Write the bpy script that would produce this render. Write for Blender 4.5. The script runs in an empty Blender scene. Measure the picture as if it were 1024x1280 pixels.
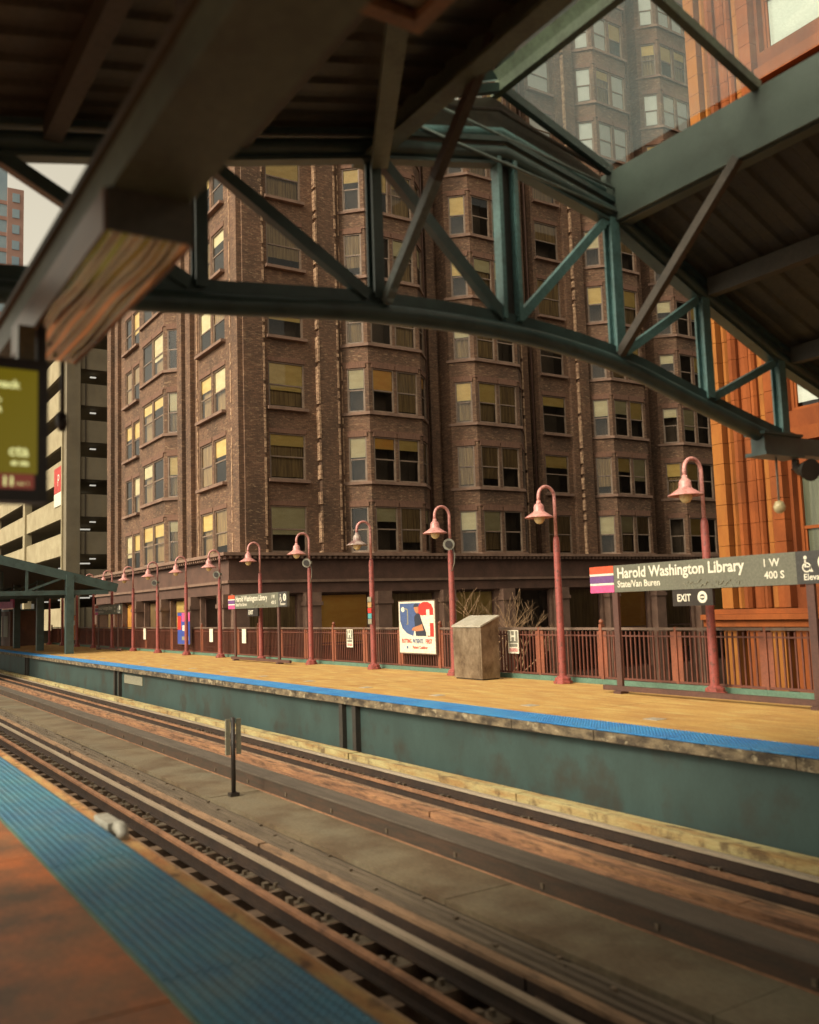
import bpy, math, random
from mathutils import Vector, Matrix

rnd = random.Random(7)
R = math.radians
scene = bpy.context.scene
COL = scene.collection

# ------------------------------------------------------------------ camera
EYE = 1.6825
yaw, pitch, roll, FPX = R(32.666), R(5.8906), R(-1.8713), 1158.2
Fv = Vector((-math.cos(yaw)*math.cos(pitch), math.sin(yaw)*math.cos(pitch), math.sin(pitch)))
R0 = Vector((math.sin(yaw), math.cos(yaw), 0)); U0 = R0.cross(Fv)
Rv = R0*math.cos(roll) + U0*math.sin(roll); Uv = -R0*math.sin(roll) + U0*math.cos(roll)
cd = bpy.data.cameras.new('camera'); cam = bpy.data.objects.new('camera', cd); COL.objects.link(cam)
cd.sensor_fit = 'VERTICAL'; cd.sensor_height = 36.0; cd.lens = 36.0*FPX/1280
cd.clip_start = 0.05; cd.clip_end = 3000
cd.dof.use_dof = True; cd.dof.focus_distance = 34.0; cd.dof.aperture_fstop = 1.05
cam.matrix_world = Matrix((( Rv.x, Uv.x, -Fv.x, 0), (Rv.y, Uv.y, -Fv.y, 0), (Rv.z, Uv.z, -Fv.z, EYE), (0, 0, 0, 1)))
scene.camera = cam

# ------------------------------------------------------------------ sky, sun, exposure
SUN_AZ_VEC = Vector((0.05, -0.86, 0.68)).normalized()     # towards the sun
w = bpy.data.worlds.new('World'); scene.world = w; w.use_nodes = True
nt = w.node_tree; nt.nodes.clear()
sky = nt.nodes.new('ShaderNodeTexSky'); sky.sky_type = 'NISHITA'; sky.sun_disc = False
sky.sun_elevation = math.asin(SUN_AZ_VEC.z); sky.sun_rotation = math.atan2(SUN_AZ_VEC.x, SUN_AZ_VEC.y)
sky.dust_density = 4.0; sky.air_density = 1.0
hs = nt.nodes.new('ShaderNodeHueSaturation'); hs.inputs['Saturation'].default_value = 0.0
mx = nt.nodes.new('ShaderNodeMix'); mx.data_type = 'RGBA'; mx.blend_type = 'MULTIPLY'; mx.inputs[0].default_value = 1.0
mx.inputs[7].default_value = (1.0, 0.91, 0.71, 1)
bg = nt.nodes.new('ShaderNodeBackground'); bg.inputs[1].default_value = 0.15
out = nt.nodes.new('ShaderNodeOutputWorld')
nt.links.new(sky.outputs[0], hs.inputs['Color']); nt.links.new(hs.outputs[0], mx.inputs[6])
nt.links.new(mx.outputs[2], bg.inputs[0]); nt.links.new(bg.outputs[0], out.inputs[0])
sd = bpy.data.lights.new('sun', 'SUN'); sd.energy = 1.5; sd.angle = R(18); sd.color = (1.0, 0.88, 0.68)
sun = bpy.data.objects.new('sun', sd); COL.objects.link(sun)
sun.rotation_euler = (-SUN_AZ_VEC).to_track_quat('-Z', 'Y').to_euler()
vs = scene.view_settings
vs.view_transform = 'Standard'; vs.look = 'None'; vs.exposure = 0.70; vs.gamma = 1.0; vs.use_curve_mapping = False

# ------------------------------------------------------------------ materials
def _nodes(name):
    m = bpy.data.materials.new(name); m.use_nodes = True
    t = m.node_tree; t.nodes.clear()
    o = t.nodes.new('ShaderNodeOutputMaterial'); b = t.nodes.new('ShaderNodeBsdfPrincipled')
    t.links.new(b.outputs[0], o.inputs[0])
    return m, t, b
def _noise(t, scale, stretch=(1, 1, 1), detail=6, rough=0.6, coord='Position'):
    g = t.nodes.new('ShaderNodeNewGeometry'); mp = t.nodes.new('ShaderNodeMapping')
    mp.inputs['Scale'].default_value = stretch
    t.links.new(g.outputs['Position'], mp.inputs[0])
    n = t.nodes.new('ShaderNodeTexNoise'); n.inputs['Scale'].default_value = scale
    n.inputs['Detail'].default_value = detail; n.inputs['Roughness'].default_value = rough
    t.links.new(mp.outputs[0], n.inputs['Vector'])
    return n.outputs[0]
def _ramp(t, fac, c1, c2, lo=0.35, hi=0.65):
    r = t.nodes.new('ShaderNodeValToRGB')
    r.color_ramp.elements[0].position = lo; r.color_ramp.elements[1].position = hi
    r.color_ramp.elements[0].color = (*c1, 1); r.color_ramp.elements[1].color = (*c2, 1)
    t.links.new(fac, r.inputs[0]); return r.outputs[0]
def _mix(t, a, b, fac, mode='MIX'):
    m = t.nodes.new('ShaderNodeMix'); m.data_type = 'RGBA'; m.blend_type = mode
    for s, v in ((0, fac), (6, a), (7, b)):
        if isinstance(v, (int, float)): m.inputs[s].default_value = v
        elif isinstance(v, tuple): m.inputs[s].default_value = (*v, 1)
        else: t.links.new(v, m.inputs[s])
    return m.outputs[2]
def _bump(t, b, h, strength, dist=0.02):
    n = t.nodes.new('ShaderNodeBump'); n.inputs['Strength'].default_value = strength; n.inputs['Distance'].default_value = dist
    t.links.new(h, n.inputs['Height']); t.links.new(n.outputs[0], b.inputs['Normal'])
def pm(name, c1, c2=None, scale=2.0, stretch=(1, 1, 1), rough=0.7, metal=0.0, bump=0.0, lo=0.35, hi=0.65,
       grime=None, gscale=9.0, gamt=0.5, glo=0.5, ghi=0.7, spec=0.5, gstretch=(1, 1, 1), bscale=None, grain=0.22):
    m, t, b = _nodes(name)
    c2 = c2 or tuple(x*0.7 for x in c1)
    n = _noise(t, scale, stretch); col = _ramp(t, n, c1, c2, lo, hi)
    if grime:
        n2 = _noise(t, gscale, gstretch)
        f = _ramp(t, n2, (0, 0, 0), (gamt, gamt, gamt), glo, ghi)
        col = _mix(t, col, grime, f)
    if grain:
        col = _mix(t, col, _ramp(t, _noise(t, 26.0, stretch, 3, 0.7), (1-grain,)*3, (1+grain,)*3, 0.3, 0.7), 1.0, 'MULTIPLY')
    t.links.new(col, b.inputs['Base Color'])
    b.inputs['Roughness'].default_value = rough; b.inputs['Metallic'].default_value = metal
    b.inputs['Specular IOR Level'].default_value = spec
    if bump: _bump(t, b, _noise(t, bscale or scale*6, stretch), bump)
    return m
def brick(name, c1, c2, mortar, pale, dark, bw=0.24, rh=0.085, palelo=0.62, palehi=0.76):
    m, t, b = _nodes(name)
    g = t.nodes.new('ShaderNodeNewGeometry'); s = t.nodes.new('ShaderNodeSeparateXYZ'); t.links.new(g.outputs['Position'], s.inputs[0])
    a = t.nodes.new('ShaderNodeMath'); a.operation = 'ADD'; t.links.new(s.outputs[0], a.inputs[0]); t.links.new(s.outputs[1], a.inputs[1])
    c = t.nodes.new('ShaderNodeCombineXYZ'); t.links.new(a.outputs[0], c.inputs[0]); t.links.new(s.outputs[2], c.inputs[1])
    k = t.nodes.new('ShaderNodeTexBrick'); t.links.new(c.outputs[0], k.inputs['Vector'])
    k.inputs['Color1'].default_value = (*c1, 1); k.inputs['Color2'].default_value = (*c2, 1); k.inputs['Mortar'].default_value = (*mortar, 1)
    k.inputs['Scale'].default_value = 1.0; k.inputs['Mortar Size'].default_value = 0.008; k.inputs['Brick Width'].default_value = bw
    k.inputs['Row Height'].default_value = rh; k.inputs['Bias'].default_value = 0.0
    n1 = _noise(t, 0.55, (1, 1, 0.7)); col = _mix(t, k.outputs[0], dark, _ramp(t, n1, (0, 0, 0), (0.75,)*3, 0.42, 0.68))
    n2 = _noise(t, 1.0, (3.2, 3.2, 11.0), 4, 0.75); col = _mix(t, col, pale, _ramp(t, n2, (0, 0, 0), (0.75,)*3, palelo, palehi))
    n3 = _noise(t, 1.2, (2.4, 2.4, 11.0), 4, 0.7); col = _mix(t, col, (0.03, 0.02, 0.014), _ramp(t, n3, (0, 0, 0), (0.6,)*3, 0.52, 0.68))
    t.links.new(col, b.inputs['Base Color']); b.inputs['Roughness'].default_value = 0.85
    _bump(t, b, _noise(t, 3.0, (1.5, 1.5, 6.0)), 0.6, 0.05)
    return m
def glass(name, refl=0.12, tint=(0.9, 0.93, 0.9), rough=0.02, haze=0.0):
    m = bpy.data.materials.new(name); m.use_nodes = True; t = m.node_tree; t.nodes.clear()
    o = t.nodes.new('ShaderNodeOutputMaterial'); tr = t.nodes.new('ShaderNodeBsdfTransparent'); tr.inputs[0].default_value = (*tint, 1)
    gl = t.nodes.new('ShaderNodeBsdfGlossy'); gl.inputs['Roughness'].default_value = rough
    fr = t.nodes.new('ShaderNodeFresnel'); fr.inputs[0].default_value = 1.5
    ad = t.nodes.new('ShaderNodeMath'); ad.operation = 'ADD'; ad.inputs[1].default_value = refl; ad.use_clamp = True
    t.links.new(fr.outputs[0], ad.inputs[0])
    mxs = t.nodes.new('ShaderNodeMixShader'); t.links.new(ad.outputs[0], mxs.inputs[0])
    src = tr.outputs[0]
    if haze:
        df = t.nodes.new('ShaderNodeBsdfTranslucent'); df.inputs[0].default_value = (0.64, 0.80, 0.82, 1)
        m2 = t.nodes.new('ShaderNodeMixShader')
        n = _noise(t, 1.5, (1, 1, 1), 5); rr = _ramp(t, n, (haze*0.85,)*3, (haze*1.15,)*3, 0.3, 0.7); t.links.new(rr, m2.inputs[0])
        t.links.new(tr.outputs[0], m2.inputs[1]); t.links.new(df.outputs[0], m2.inputs[2]); src = m2.outputs[0]
    t.links.new(src, mxs.inputs[1]); t.links.new(gl.outputs[0], mxs.inputs[2]); t.links.new(mxs.outputs[0], o.inputs[0])
    return m
def emit(name, c, s):
    m, t, b = _nodes(name)
    b.inputs['Base Color'].default_value = (*[x*0.3 for x in c], 1); b.inputs['Emission Color'].default_value = (*c, 1); b.inputs['Emission Strength'].default_value = s
    b.inputs['Roughness'].default_value = 0.3
    return m
M = {}
M['asphalt'] = pm('asphalt', (0.05, 0.045, 0.04), (0.035, 0.03, 0.028), 0.5, rough=0.9)
M['deck_tan'] = pm('tan_decking', (0.50, 0.305, 0.088), (0.38, 0.195, 0.055), 1.3, (0.6, 2.0, 1), 0.75, bump=0.15, grime=(0.58, 0.45, 0.17), gscale=2.6, gamt=0.7, gstretch=(0.45, 2.4, 1))
M['deck_red'] = pm('red_concrete', (0.50, 0.13, 0.026), (0.24, 0.105, 0.043), 0.8, rough=0.5, bump=0.12, lo=0.40, hi=0.62, grime=(0.085, 0.058, 0.034), gscale=2.2, gamt=0.8, glo=0.44, ghi=0.66)
M['joint'] = pm('joint_filler', (0.06, 0.045, 0.03), rough=0.9)
M['blue_tile'] = pm('blue_tactile', (0.036, 0.135, 0.235), (0.05, 0.19, 0.26), 1.3, rough=0.5, grime=(0.13, 0.19, 0.19), gscale=2.0, gamt=0.6, glo=0.48, ghi=0.72, gstretch=(1, 1.8, 1))
M['blue_far'] = pm('bright_blue_tactile', (0.025, 0.16, 0.42), (0.04, 0.22, 0.45), 1.2, rough=0.5, grime=(0.10, 0.2, 0.3), gscale=4, gamt=0.4)
M['edge_conc'] = pm('weathered_edge', (0.20, 0.15, 0.09), (0.05, 0.036, 0.024), 2.6, (1.2, 1, 2.5), 0.9, bump=0.5, lo=0.40, hi=0.60, grime=(0.40, 0.33, 0.21), gscale=4, gamt=0.8, glo=0.56, ghi=0.66, gstretch=(1.5, 1, 2))
M['rub_board'] = pm('orange_rub_board', (0.44, 0.17, 0.06), (0.55, 0.36, 0.14), 3.0, (0.7, 2.5, 1), 0.8, bump=0.3, grime=(0.10, 0.05, 0.03), gscale=7, gamt=0.8, glo=0.55, ghi=0.66, gstretch=(0.8, 1.5, 1))
M['girder'] = pm('teal_girder_paint', (0.042, 0.074, 0.068), (0.030, 0.05, 0.045), 0.9, (1, 1, 0.6), 0.55, grime=(0.035, 0.03, 0.022), gscale=1.4, gamt=0.75, glo=0.5, ghi=0.66, grain=0.06)
M['girder_dark'] = pm('dark_stiffener', (0.03, 0.024, 0.02), (0.05, 0.04, 0.03), 3, rough=0.6)
M['rail_steel'] = pm('worn_rail_head', (0.44, 0.355, 0.265), (0.34, 0.265, 0.19), 2, (0.4, 4, 4), 0.35, 0.1)
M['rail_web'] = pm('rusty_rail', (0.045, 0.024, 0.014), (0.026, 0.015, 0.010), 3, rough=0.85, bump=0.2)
M['rust'] = pm('orange_rust', (0.33, 0.165, 0.085), (0.21, 0.10, 0.052), 2.4, (0.6, 2, 2), 0.8, bump=0.2, grime=(0.06, 0.03, 0.02), gscale=5, gamt=0.6)
M['tie'] = pm('dark_timber_tie', (0.21, 0.135, 0.084), (0.10, 0.062, 0.04), 3.0, (4, 1, 1), 0.9, bump=0.4, grime=(0.2, 0.13, 0.08), gscale=5, gamt=0.5)
M['tan_timber'] = pm('tan_guard_timber', (0.34, 0.205, 0.115), (0.20, 0.12, 0.07), 2.0, (0.5, 3, 3), 0.85, bump=0.3, grime=(0.035, 0.022, 0.015), gscale=3, gamt=0.7, gstretch=(1, 3, 3))
M['beige_timber'] = pm('beige_guard_timber', (0.46, 0.40, 0.19), (0.32, 0.19, 0.07), 1.8, (0.5, 3, 3), 0.85, bump=0.3, grime=(0.09, 0.05, 0.025), gscale=3.5, gamt=0.75, glo=0.52, ghi=0.66, gstretch=(1.2, 3, 1))
M['orange_timber'] = pm('orange_guard_timber', (0.42, 0.21, 0.10), (0.24, 0.115, 0.06), 1.8, (0.5, 5, 3), 0.85, bump=0.4, grime=(0.05, 0.03, 0.02), gscale=3.5, gamt=0.8, glo=0.46, ghi=0.64, gstretch=(0.7, 4, 3))
M['cover'] = pm('grey_cover_board', (0.115, 0.09, 0.068), (0.075, 0.058, 0.043), 2.5, (0.5, 4, 4), 0.7, bump=0.15)
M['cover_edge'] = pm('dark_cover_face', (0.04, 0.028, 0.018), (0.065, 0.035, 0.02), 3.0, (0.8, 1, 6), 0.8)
M['conduit'] = pm('dark_board', (0.16, 0.12, 0.08), (0.09, 0.066, 0.045), 2.5, (0.4, 5, 5), 0.75, bump=0.3)
M['conduit_dark'] = pm('blackened_board', (0.03, 0.022, 0.016), (0.018, 0.014, 0.011), 2.5, (0.4, 5, 5), 0.8, bump=0.3)
M['bolt'] = pm('pale_bolt', (0.22, 0.17, 0.12), (0.10, 0.075, 0.05), 6, rough=0.5, metal=0.4)
M['walk'] = pm('worn_walkway', (0.17, 0.125, 0.072), (0.16, 0.132, 0.085), 0.8, (0.5, 1.6, 1), 0.75, bump=0.12, grime=(0.095, 0.058, 0.03), gscale=1.3, gamt=0.85, glo=0.42, ghi=0.64)
M['teal'] = pm('teal_steel_paint', (0.066, 0.108, 0.100), (0.05, 0.082, 0.076), 2.0, rough=0.38, grime=(0.03, 0.03, 0.024), gscale=4, gamt=0.35, grain=0.06)
M['olive_teal'] = pm('olive_teal_paint', (0.075, 0.098, 0.08), (0.058, 0.076, 0.062), 1.5, rough=0.45, grime=(0.04, 0.042, 0.032), gscale=3, gamt=0.35, grain=0.05)
M['teal_light'] = pm('pale_teal_steel', (0.14, 0.27, 0.265), (0.10, 0.20, 0.195), 2.0, rough=0.45, grime=(0.06, 0.07, 0.06), gscale=6, gamt=0.4)
M['olive_steel'] = pm('olive_grey_steel', (0.12, 0.15, 0.10), (0.088, 0.108, 0.072), 2.0, rough=0.5, grime=(0.04, 0.03, 0.02), gscale=3, gamt=0.5)
M['rod'] = pm('brown_grey_rod', (0.085, 0.065, 0.05), (0.055, 0.042, 0.032), 3.0, rough=0.5)
M['rod_pale'] = pm('pale_grey_rod', (0.20, 0.24, 0.215), (0.14, 0.16, 0.14), 3.0, rough=0.45)
M['roof_under'] = pm('brown_roof_deck', (0.068, 0.062, 0.044), (0.05, 0.045, 0.032), 0.8, rough=0.55, grime=(0.10, 0.078, 0.043), gscale=1.2, gamt=0.5, gstretch=(0.3, 2, 1))
M['roof_top'] = pm('grey_roofing', (0.16, 0.15, 0.14), rough=0.9)
def wavy_steel():
    m, t, b = _nodes('rippled_stainless')
    b.inputs['Metallic'].default_value = 1.0; b.inputs['Roughness'].default_value = 0.16
    n0 = _noise(t, 3.0); t.links.new(_ramp(t, n0, (0.52, 0.45, 0.32), (0.40, 0.34, 0.24)), b.inputs['Base Color'])
    g = t.nodes.new('ShaderNodeNewGeometry'); mp = t.nodes.new('ShaderNodeMapping'); mp.inputs['Scale'].default_value = (0.22, 1.0, 1.0)
    t.links.new(g.outputs['Position'], mp.inputs[0]); wv = t.nodes.new('ShaderNodeTexWave'); wv.bands_direction = 'Y'
    wv.inputs['Scale'].default_value = 4.0; wv.inputs['Distortion'].default_value = 5.0; wv.inputs['Detail'].default_value = 1.0; wv.inputs['Detail Scale'].default_value = 1.0
    t.links.new(mp.outputs[0], wv.inputs['Vector']); _bump(t, b, wv.outputs[1], 1.0, 0.016)
    return m
M['ripple'] = wavy_steel()
M['brown_panel'] = pm('brown_framing', (0.28, 0.135, 0.055), (0.17, 0.085, 0.04), 3, rough=0.5)
M['brown_reflection'] = pm('brown_reflection', (0.20, 0.115, 0.06), (0.12, 0.075, 0.045), 2.0, (0.8, 4, 3), 0.35)
M['lens'] = pm('olive_lens', (0.18, 0.145, 0.07), (0.13, 0.10, 0.05), 4, rough=0.3)
M['lamp_red'] = pm('dusty_red_paint', (0.32, 0.075, 0.062), (0.24, 0.055, 0.045), 3.0, rough=0.5, grime=(0.10, 0.045, 0.035), gscale=14, gamt=0.75, glo=0.54, ghi=0.64)
M['lamp_pink'] = pm('faded_pink_enamel', (0.60, 0.29, 0.26), (0.50, 0.21, 0.19), 5.0, rough=0.4, grime=(0.20, 0.075, 0.065), gscale=12, gamt=0.75, glo=0.52, ghi=0.66)
M['lamp_worn'] = pm('worn_grey_enamel', (0.40, 0.33, 0.28), (0.16, 0.075, 0.07), 6.0, rough=0.5)
M['bulb'] = pm('cream_glass_globe', (0.75, 0.62, 0.36), (0.70, 0.56, 0.30), 3, rough=0.15)
M['rail_brown'] = pm('red_brown_railing', (0.15, 0.045, 0.028), (0.10, 0.034, 0.022), 2.5, rough=0.55, grime=(0.06, 0.025, 0.018), gscale=6, gamt=0.4)
M['rail_bright'] = pm('rust_red_railing', (0.24, 0.075, 0.038), (0.18, 0.058, 0.032), 2.5, rough=0.55)
M['rail_top'] = pm('dull_top_rail', (0.17, 0.12, 0.09), (0.13, 0.08, 0.06), 2.5, rough=0.45)
M['kick'] = pm('green_kick_plate', (0.10, 0.19, 0.14), (0.075, 0.14, 0.10), 1.4, rough=0.6)
M['sign_grey'] = pm('olive_grey_sign', (0.135, 0.135, 0.10), (0.125, 0.122, 0.09), 2, rough=0.45, grime=(0.11, 0.105, 0.08), gscale=7, gamt=0.4)
M['sign_dark'] = pm('dark_grey_sign', (0.055, 0.052, 0.048), rough=0.45)
M['white'] = pm('white_print', (0.72, 0.68, 0.56), (0.66, 0.62, 0.5), 8, rough=0.5)
M['pale_grey'] = pm('pale_grey_paint', (0.42, 0.40, 0.34), (0.30, 0.28, 0.23), 8, rough=0.5)
M['scuff'] = pm('scuffed_vinyl', (0.26, 0.24, 0.17), (0.2, 0.19, 0.14), 20, rough=0.6)
M['line_red'] = pm('sign_red', (0.55, 0.085, 0.03), (0.5, 0.075, 0.03), 2, rough=0.5)
M['line_purple'] = pm('sign_purple', (0.15, 0.065, 0.20), (0.14, 0.06, 0.19), 2, rough=0.5)
M['line_pink'] = pm('sign_pink', (0.62, 0.09, 0.24), (0.58, 0.08, 0.22), 2, rough=0.5)
M['post_brown'] = pm('brown_sign_post', (0.10, 0.045, 0.034), (0.075, 0.035, 0.028), 3, rough=0.5)
M['black'] = pm('black_plastic', (0.03, 0.022, 0.018), (0.022, 0.017, 0.014), 3, rough=0.45)
def stainless():
    m, t, b = _nodes('scratched_stainless')
    n = _noise(t, 2.4, (1.4, 1.4, 1.0), 8, 0.7); col = _ramp(t, n, (0.12, 0.078, 0.047), (0.34, 0.26, 0.175), 0.35, 0.65)
    t.links.new(col, b.inputs['Base Color']); b.inputs['Metallic'].default_value = 0.45; b.inputs['Roughness'].default_value = 0.42
    _bump(t, b, _noise(t, 3.0, (1, 1, 1)), 0.35, 0.04)
    return m
M['stainless'] = stainless()
M['steel_lid'] = pm('pale_lid', (0.5, 0.46, 0.38), (0.4, 0.36, 0.28), 5, rough=0.4, metal=0.2)
M['poster_white'] = pm('poster_paper', (0.68, 0.64, 0.5), (0.62, 0.58, 0.45), 2, rough=0.5)
M['poster_blue'] = pm('poster_blue', (0.06, 0.10, 0.24), (0.05, 0.085, 0.2), 5, rough=0.5)
M['poster_navy'] = pm('poster_navy', (0.03, 0.035, 0.055), rough=0.5)
M['poster_red'] = pm('poster_red', (0.52, 0.035, 0.025), (0.46, 0.03, 0.02), 3, rough=0.5)
M['poster_skin'] = pm('poster_orange_tone', (0.5, 0.2, 0.09), rough=0.5)
M['ad_blue'] = pm('ad_blue', (0.04, 0.08, 0.36), (0.03, 0.06, 0.28), 3, rough=0.5)
M['ad_pink'] = pm('ad_pink', (0.6, 0.12, 0.3), rough=0.5)
M['ad_orange'] = pm('ad_orange', (0.65, 0.16, 0.02), rough=0.5)
M['ad_green'] = pm('ad_green', (0.5, 0.55, 0.15), rough=0.5)
M['stick_teal'] = pm('sticker_teal', (0.08, 0.3, 0.32), rough=0.5)
M['stick_amber'] = pm('sticker_amber', (0.42, 0.25, 0.1), rough=0.5)
M['horn'] = pm('grey_horn', (0.22, 0.21, 0.17), (0.15, 0.14, 0.11), 6, rough=0.5)
M['branch'] = pm('pale_bark', (0.36, 0.22, 0.115), (0.25, 0.15, 0.08), 5, rough=0.9)
M['brick'] = brick('brown_brick', (0.215, 0.112, 0.064), (0.13, 0.066, 0.038), (0.10, 0.06, 0.038), (0.46, 0.30, 0.17), (0.06, 0.035, 0.022), palelo=0.55, palehi=0.72)
M['brick_red'] = pm('red_soldier_brick', (0.20, 0.10, 0.062), (0.13, 0.066, 0.043), 4, (4, 4, 1), 0.85, bump=0.4)
M['quoin'] = pm('rough_lit_edge', (0.55, 0.36, 0.22), (0.28, 0.16, 0.10), 4.0, (1, 1, 1.5), 0.9, bump=0.8, grime=(0.07, 0.04, 0.028), gscale=3, gamt=0.7)  # daylight on the rough brick edges put into the colour
M['brownstone'] = pm('brownstone_trim', (0.25, 0.15, 0.105), (0.17, 0.10, 0.07), 1.6, rough=0.8, bump=0.3, grime=(0.25, 0.15, 0.1), gscale=5, gamt=0.4, glo=0.58)
M['frieze'] = pm('dark_brown_frieze', (0.13, 0.065, 0.045), (0.085, 0.044, 0.031), 1.5, rough=0.7)
M['shop_brown'] = pm('brown_shop_stone', (0.20, 0.115, 0.08), (0.13, 0.075, 0.053), 1.5, rough=0.7)
M['sash'] = pm('brown_sash', (0.24, 0.17, 0.12), (0.17, 0.115, 0.082), 3, rough=0.6)
M['interior'] = pm('dark_room', (0.13, 0.09, 0.062), (0.085, 0.06, 0.042), 1, rough=0.9)
M['pane'] = glass('window_glass', 0.0, (0.96, 0.96, 0.93))
M['sky_pane'] = glass('skylight_glass', 0.0, (0.93, 0.98, 0.97), 0.05, haze=0.15)
M['blind_y'] = pm('yellow_blind', (0.82, 0.62, 0.24), (0.72, 0.50, 0.16), 1.0, (1, 1, 3), 0.8)
M['blind_o'] = pm('orange_blind', (0.93, 0.55, 0.14), (0.86, 0.44, 0.10), 1.0, (1, 1, 3), 0.8)
M['blind_c'] = pm('cream_blind', (0.78, 0.70, 0.46), (0.68, 0.58, 0.34), 1.0, (1, 1, 3), 0.8)
M['blind_sky_pale'] = pm('sky_pale_blind', (0.66, 0.70, 0.66), (0.58, 0.63, 0.60), 1.0, (1, 1, 3), 0.8)  # sky reflection in the terracotta building's windows put into the blind colour
M['blind_sky_top'] = pm('sky_white_blind', (0.90, 0.92, 0.90), (0.86, 0.89, 0.87), 1.0, (1, 1, 3), 0.8)  # sky reflection on the top floors put into the blind colour
M['curtain_green'] = pm('grey_green_curtain', (0.17, 0.18, 0.125), (0.10, 0.11, 0.075), 2.0, (6, 6, 0.3), 0.9)
M['curtain'] = pm('dull_curtain', (0.46, 0.31, 0.14), (0.22, 0.14, 0.075), 2.0, (6, 6, 0.3), 0.9)
M['terra'] = pm('orange_terracotta', (0.28, 0.078, 0.021), (0.185, 0.05, 0.015), 1.2, (1, 1, 0.5), 0.85, bump=0.2, spec=0.15, grime=(0.13, 0.045, 0.018), gscale=0.9, gamt=0.6, glo=0.5, ghi=0.72, gstretch=(2, 2, 0.7), grain=0.08)
M['terra_dark'] = pm('dark_terracotta', (0.22, 0.06, 0.018), (0.13, 0.036, 0.013), 1.2, (1, 1, 0.5), 0.85, spec=0.15, grain=0.08)  # darker than terra: shade of the grooves put into the backing wall's colour
M['terra_y'] = pm('ochre_terracotta', (0.32, 0.128, 0.028), (0.26, 0.085, 0.022), 1.2, (2, 2, 0.5), 0.85, bump=0.2, spec=0.15, grime=(0.13, 0.045, 0.018), gscale=0.9, gamt=0.6, glo=0.5, ghi=0.72, gstretch=(2, 2, 0.7), grain=0.08)
M['side_brick'] = pm('grey_brown_side_brick', (0.16, 0.125, 0.095), (0.10, 0.078, 0.06), 0.6, rough=0.9)
M['garage'] = pm('tan_concrete', (0.20, 0.165, 0.11), (0.16, 0.13, 0.085), 0.6, rough=0.9, bump=0.2, grime=(0.22, 0.17, 0.1), gscale=0.8, gamt=0.5, gstretch=(2, 2, 0.4))
M['garage_pale_lit'] = pm('pale_lit_concrete', (0.38, 0.32, 0.20), (0.29, 0.235, 0.14), 0.8, rough=0.9)
M['banner_red'] = pm('banner_red', (0.5, 0.05, 0.04), rough=0.6)
M['tower_brick'] = pm('red_tower_brick', (0.36, 0.21, 0.17), (0.30, 0.17, 0.135), 0.2, rough=0.8)
M['tower_glass'] = pm('blue_tower_glass', (0.26, 0.34, 0.38), (0.19, 0.26, 0.32), 0.15, rough=0.2)
M['screen'] = emit('olive_lcd', (0.150, 0.112, 0.003), 0.5)
M['screen_red'] = emit('maroon_lcd', (0.10, 0.018, 0.010), 0.9)
M['screen_text'] = emit('pale_lcd_text', (0.52, 0.50, 0.20), 0.9)
M['lamp_on'] = emit('garage_tube', (1.0, 0.95, 0.8), 0.35)

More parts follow.
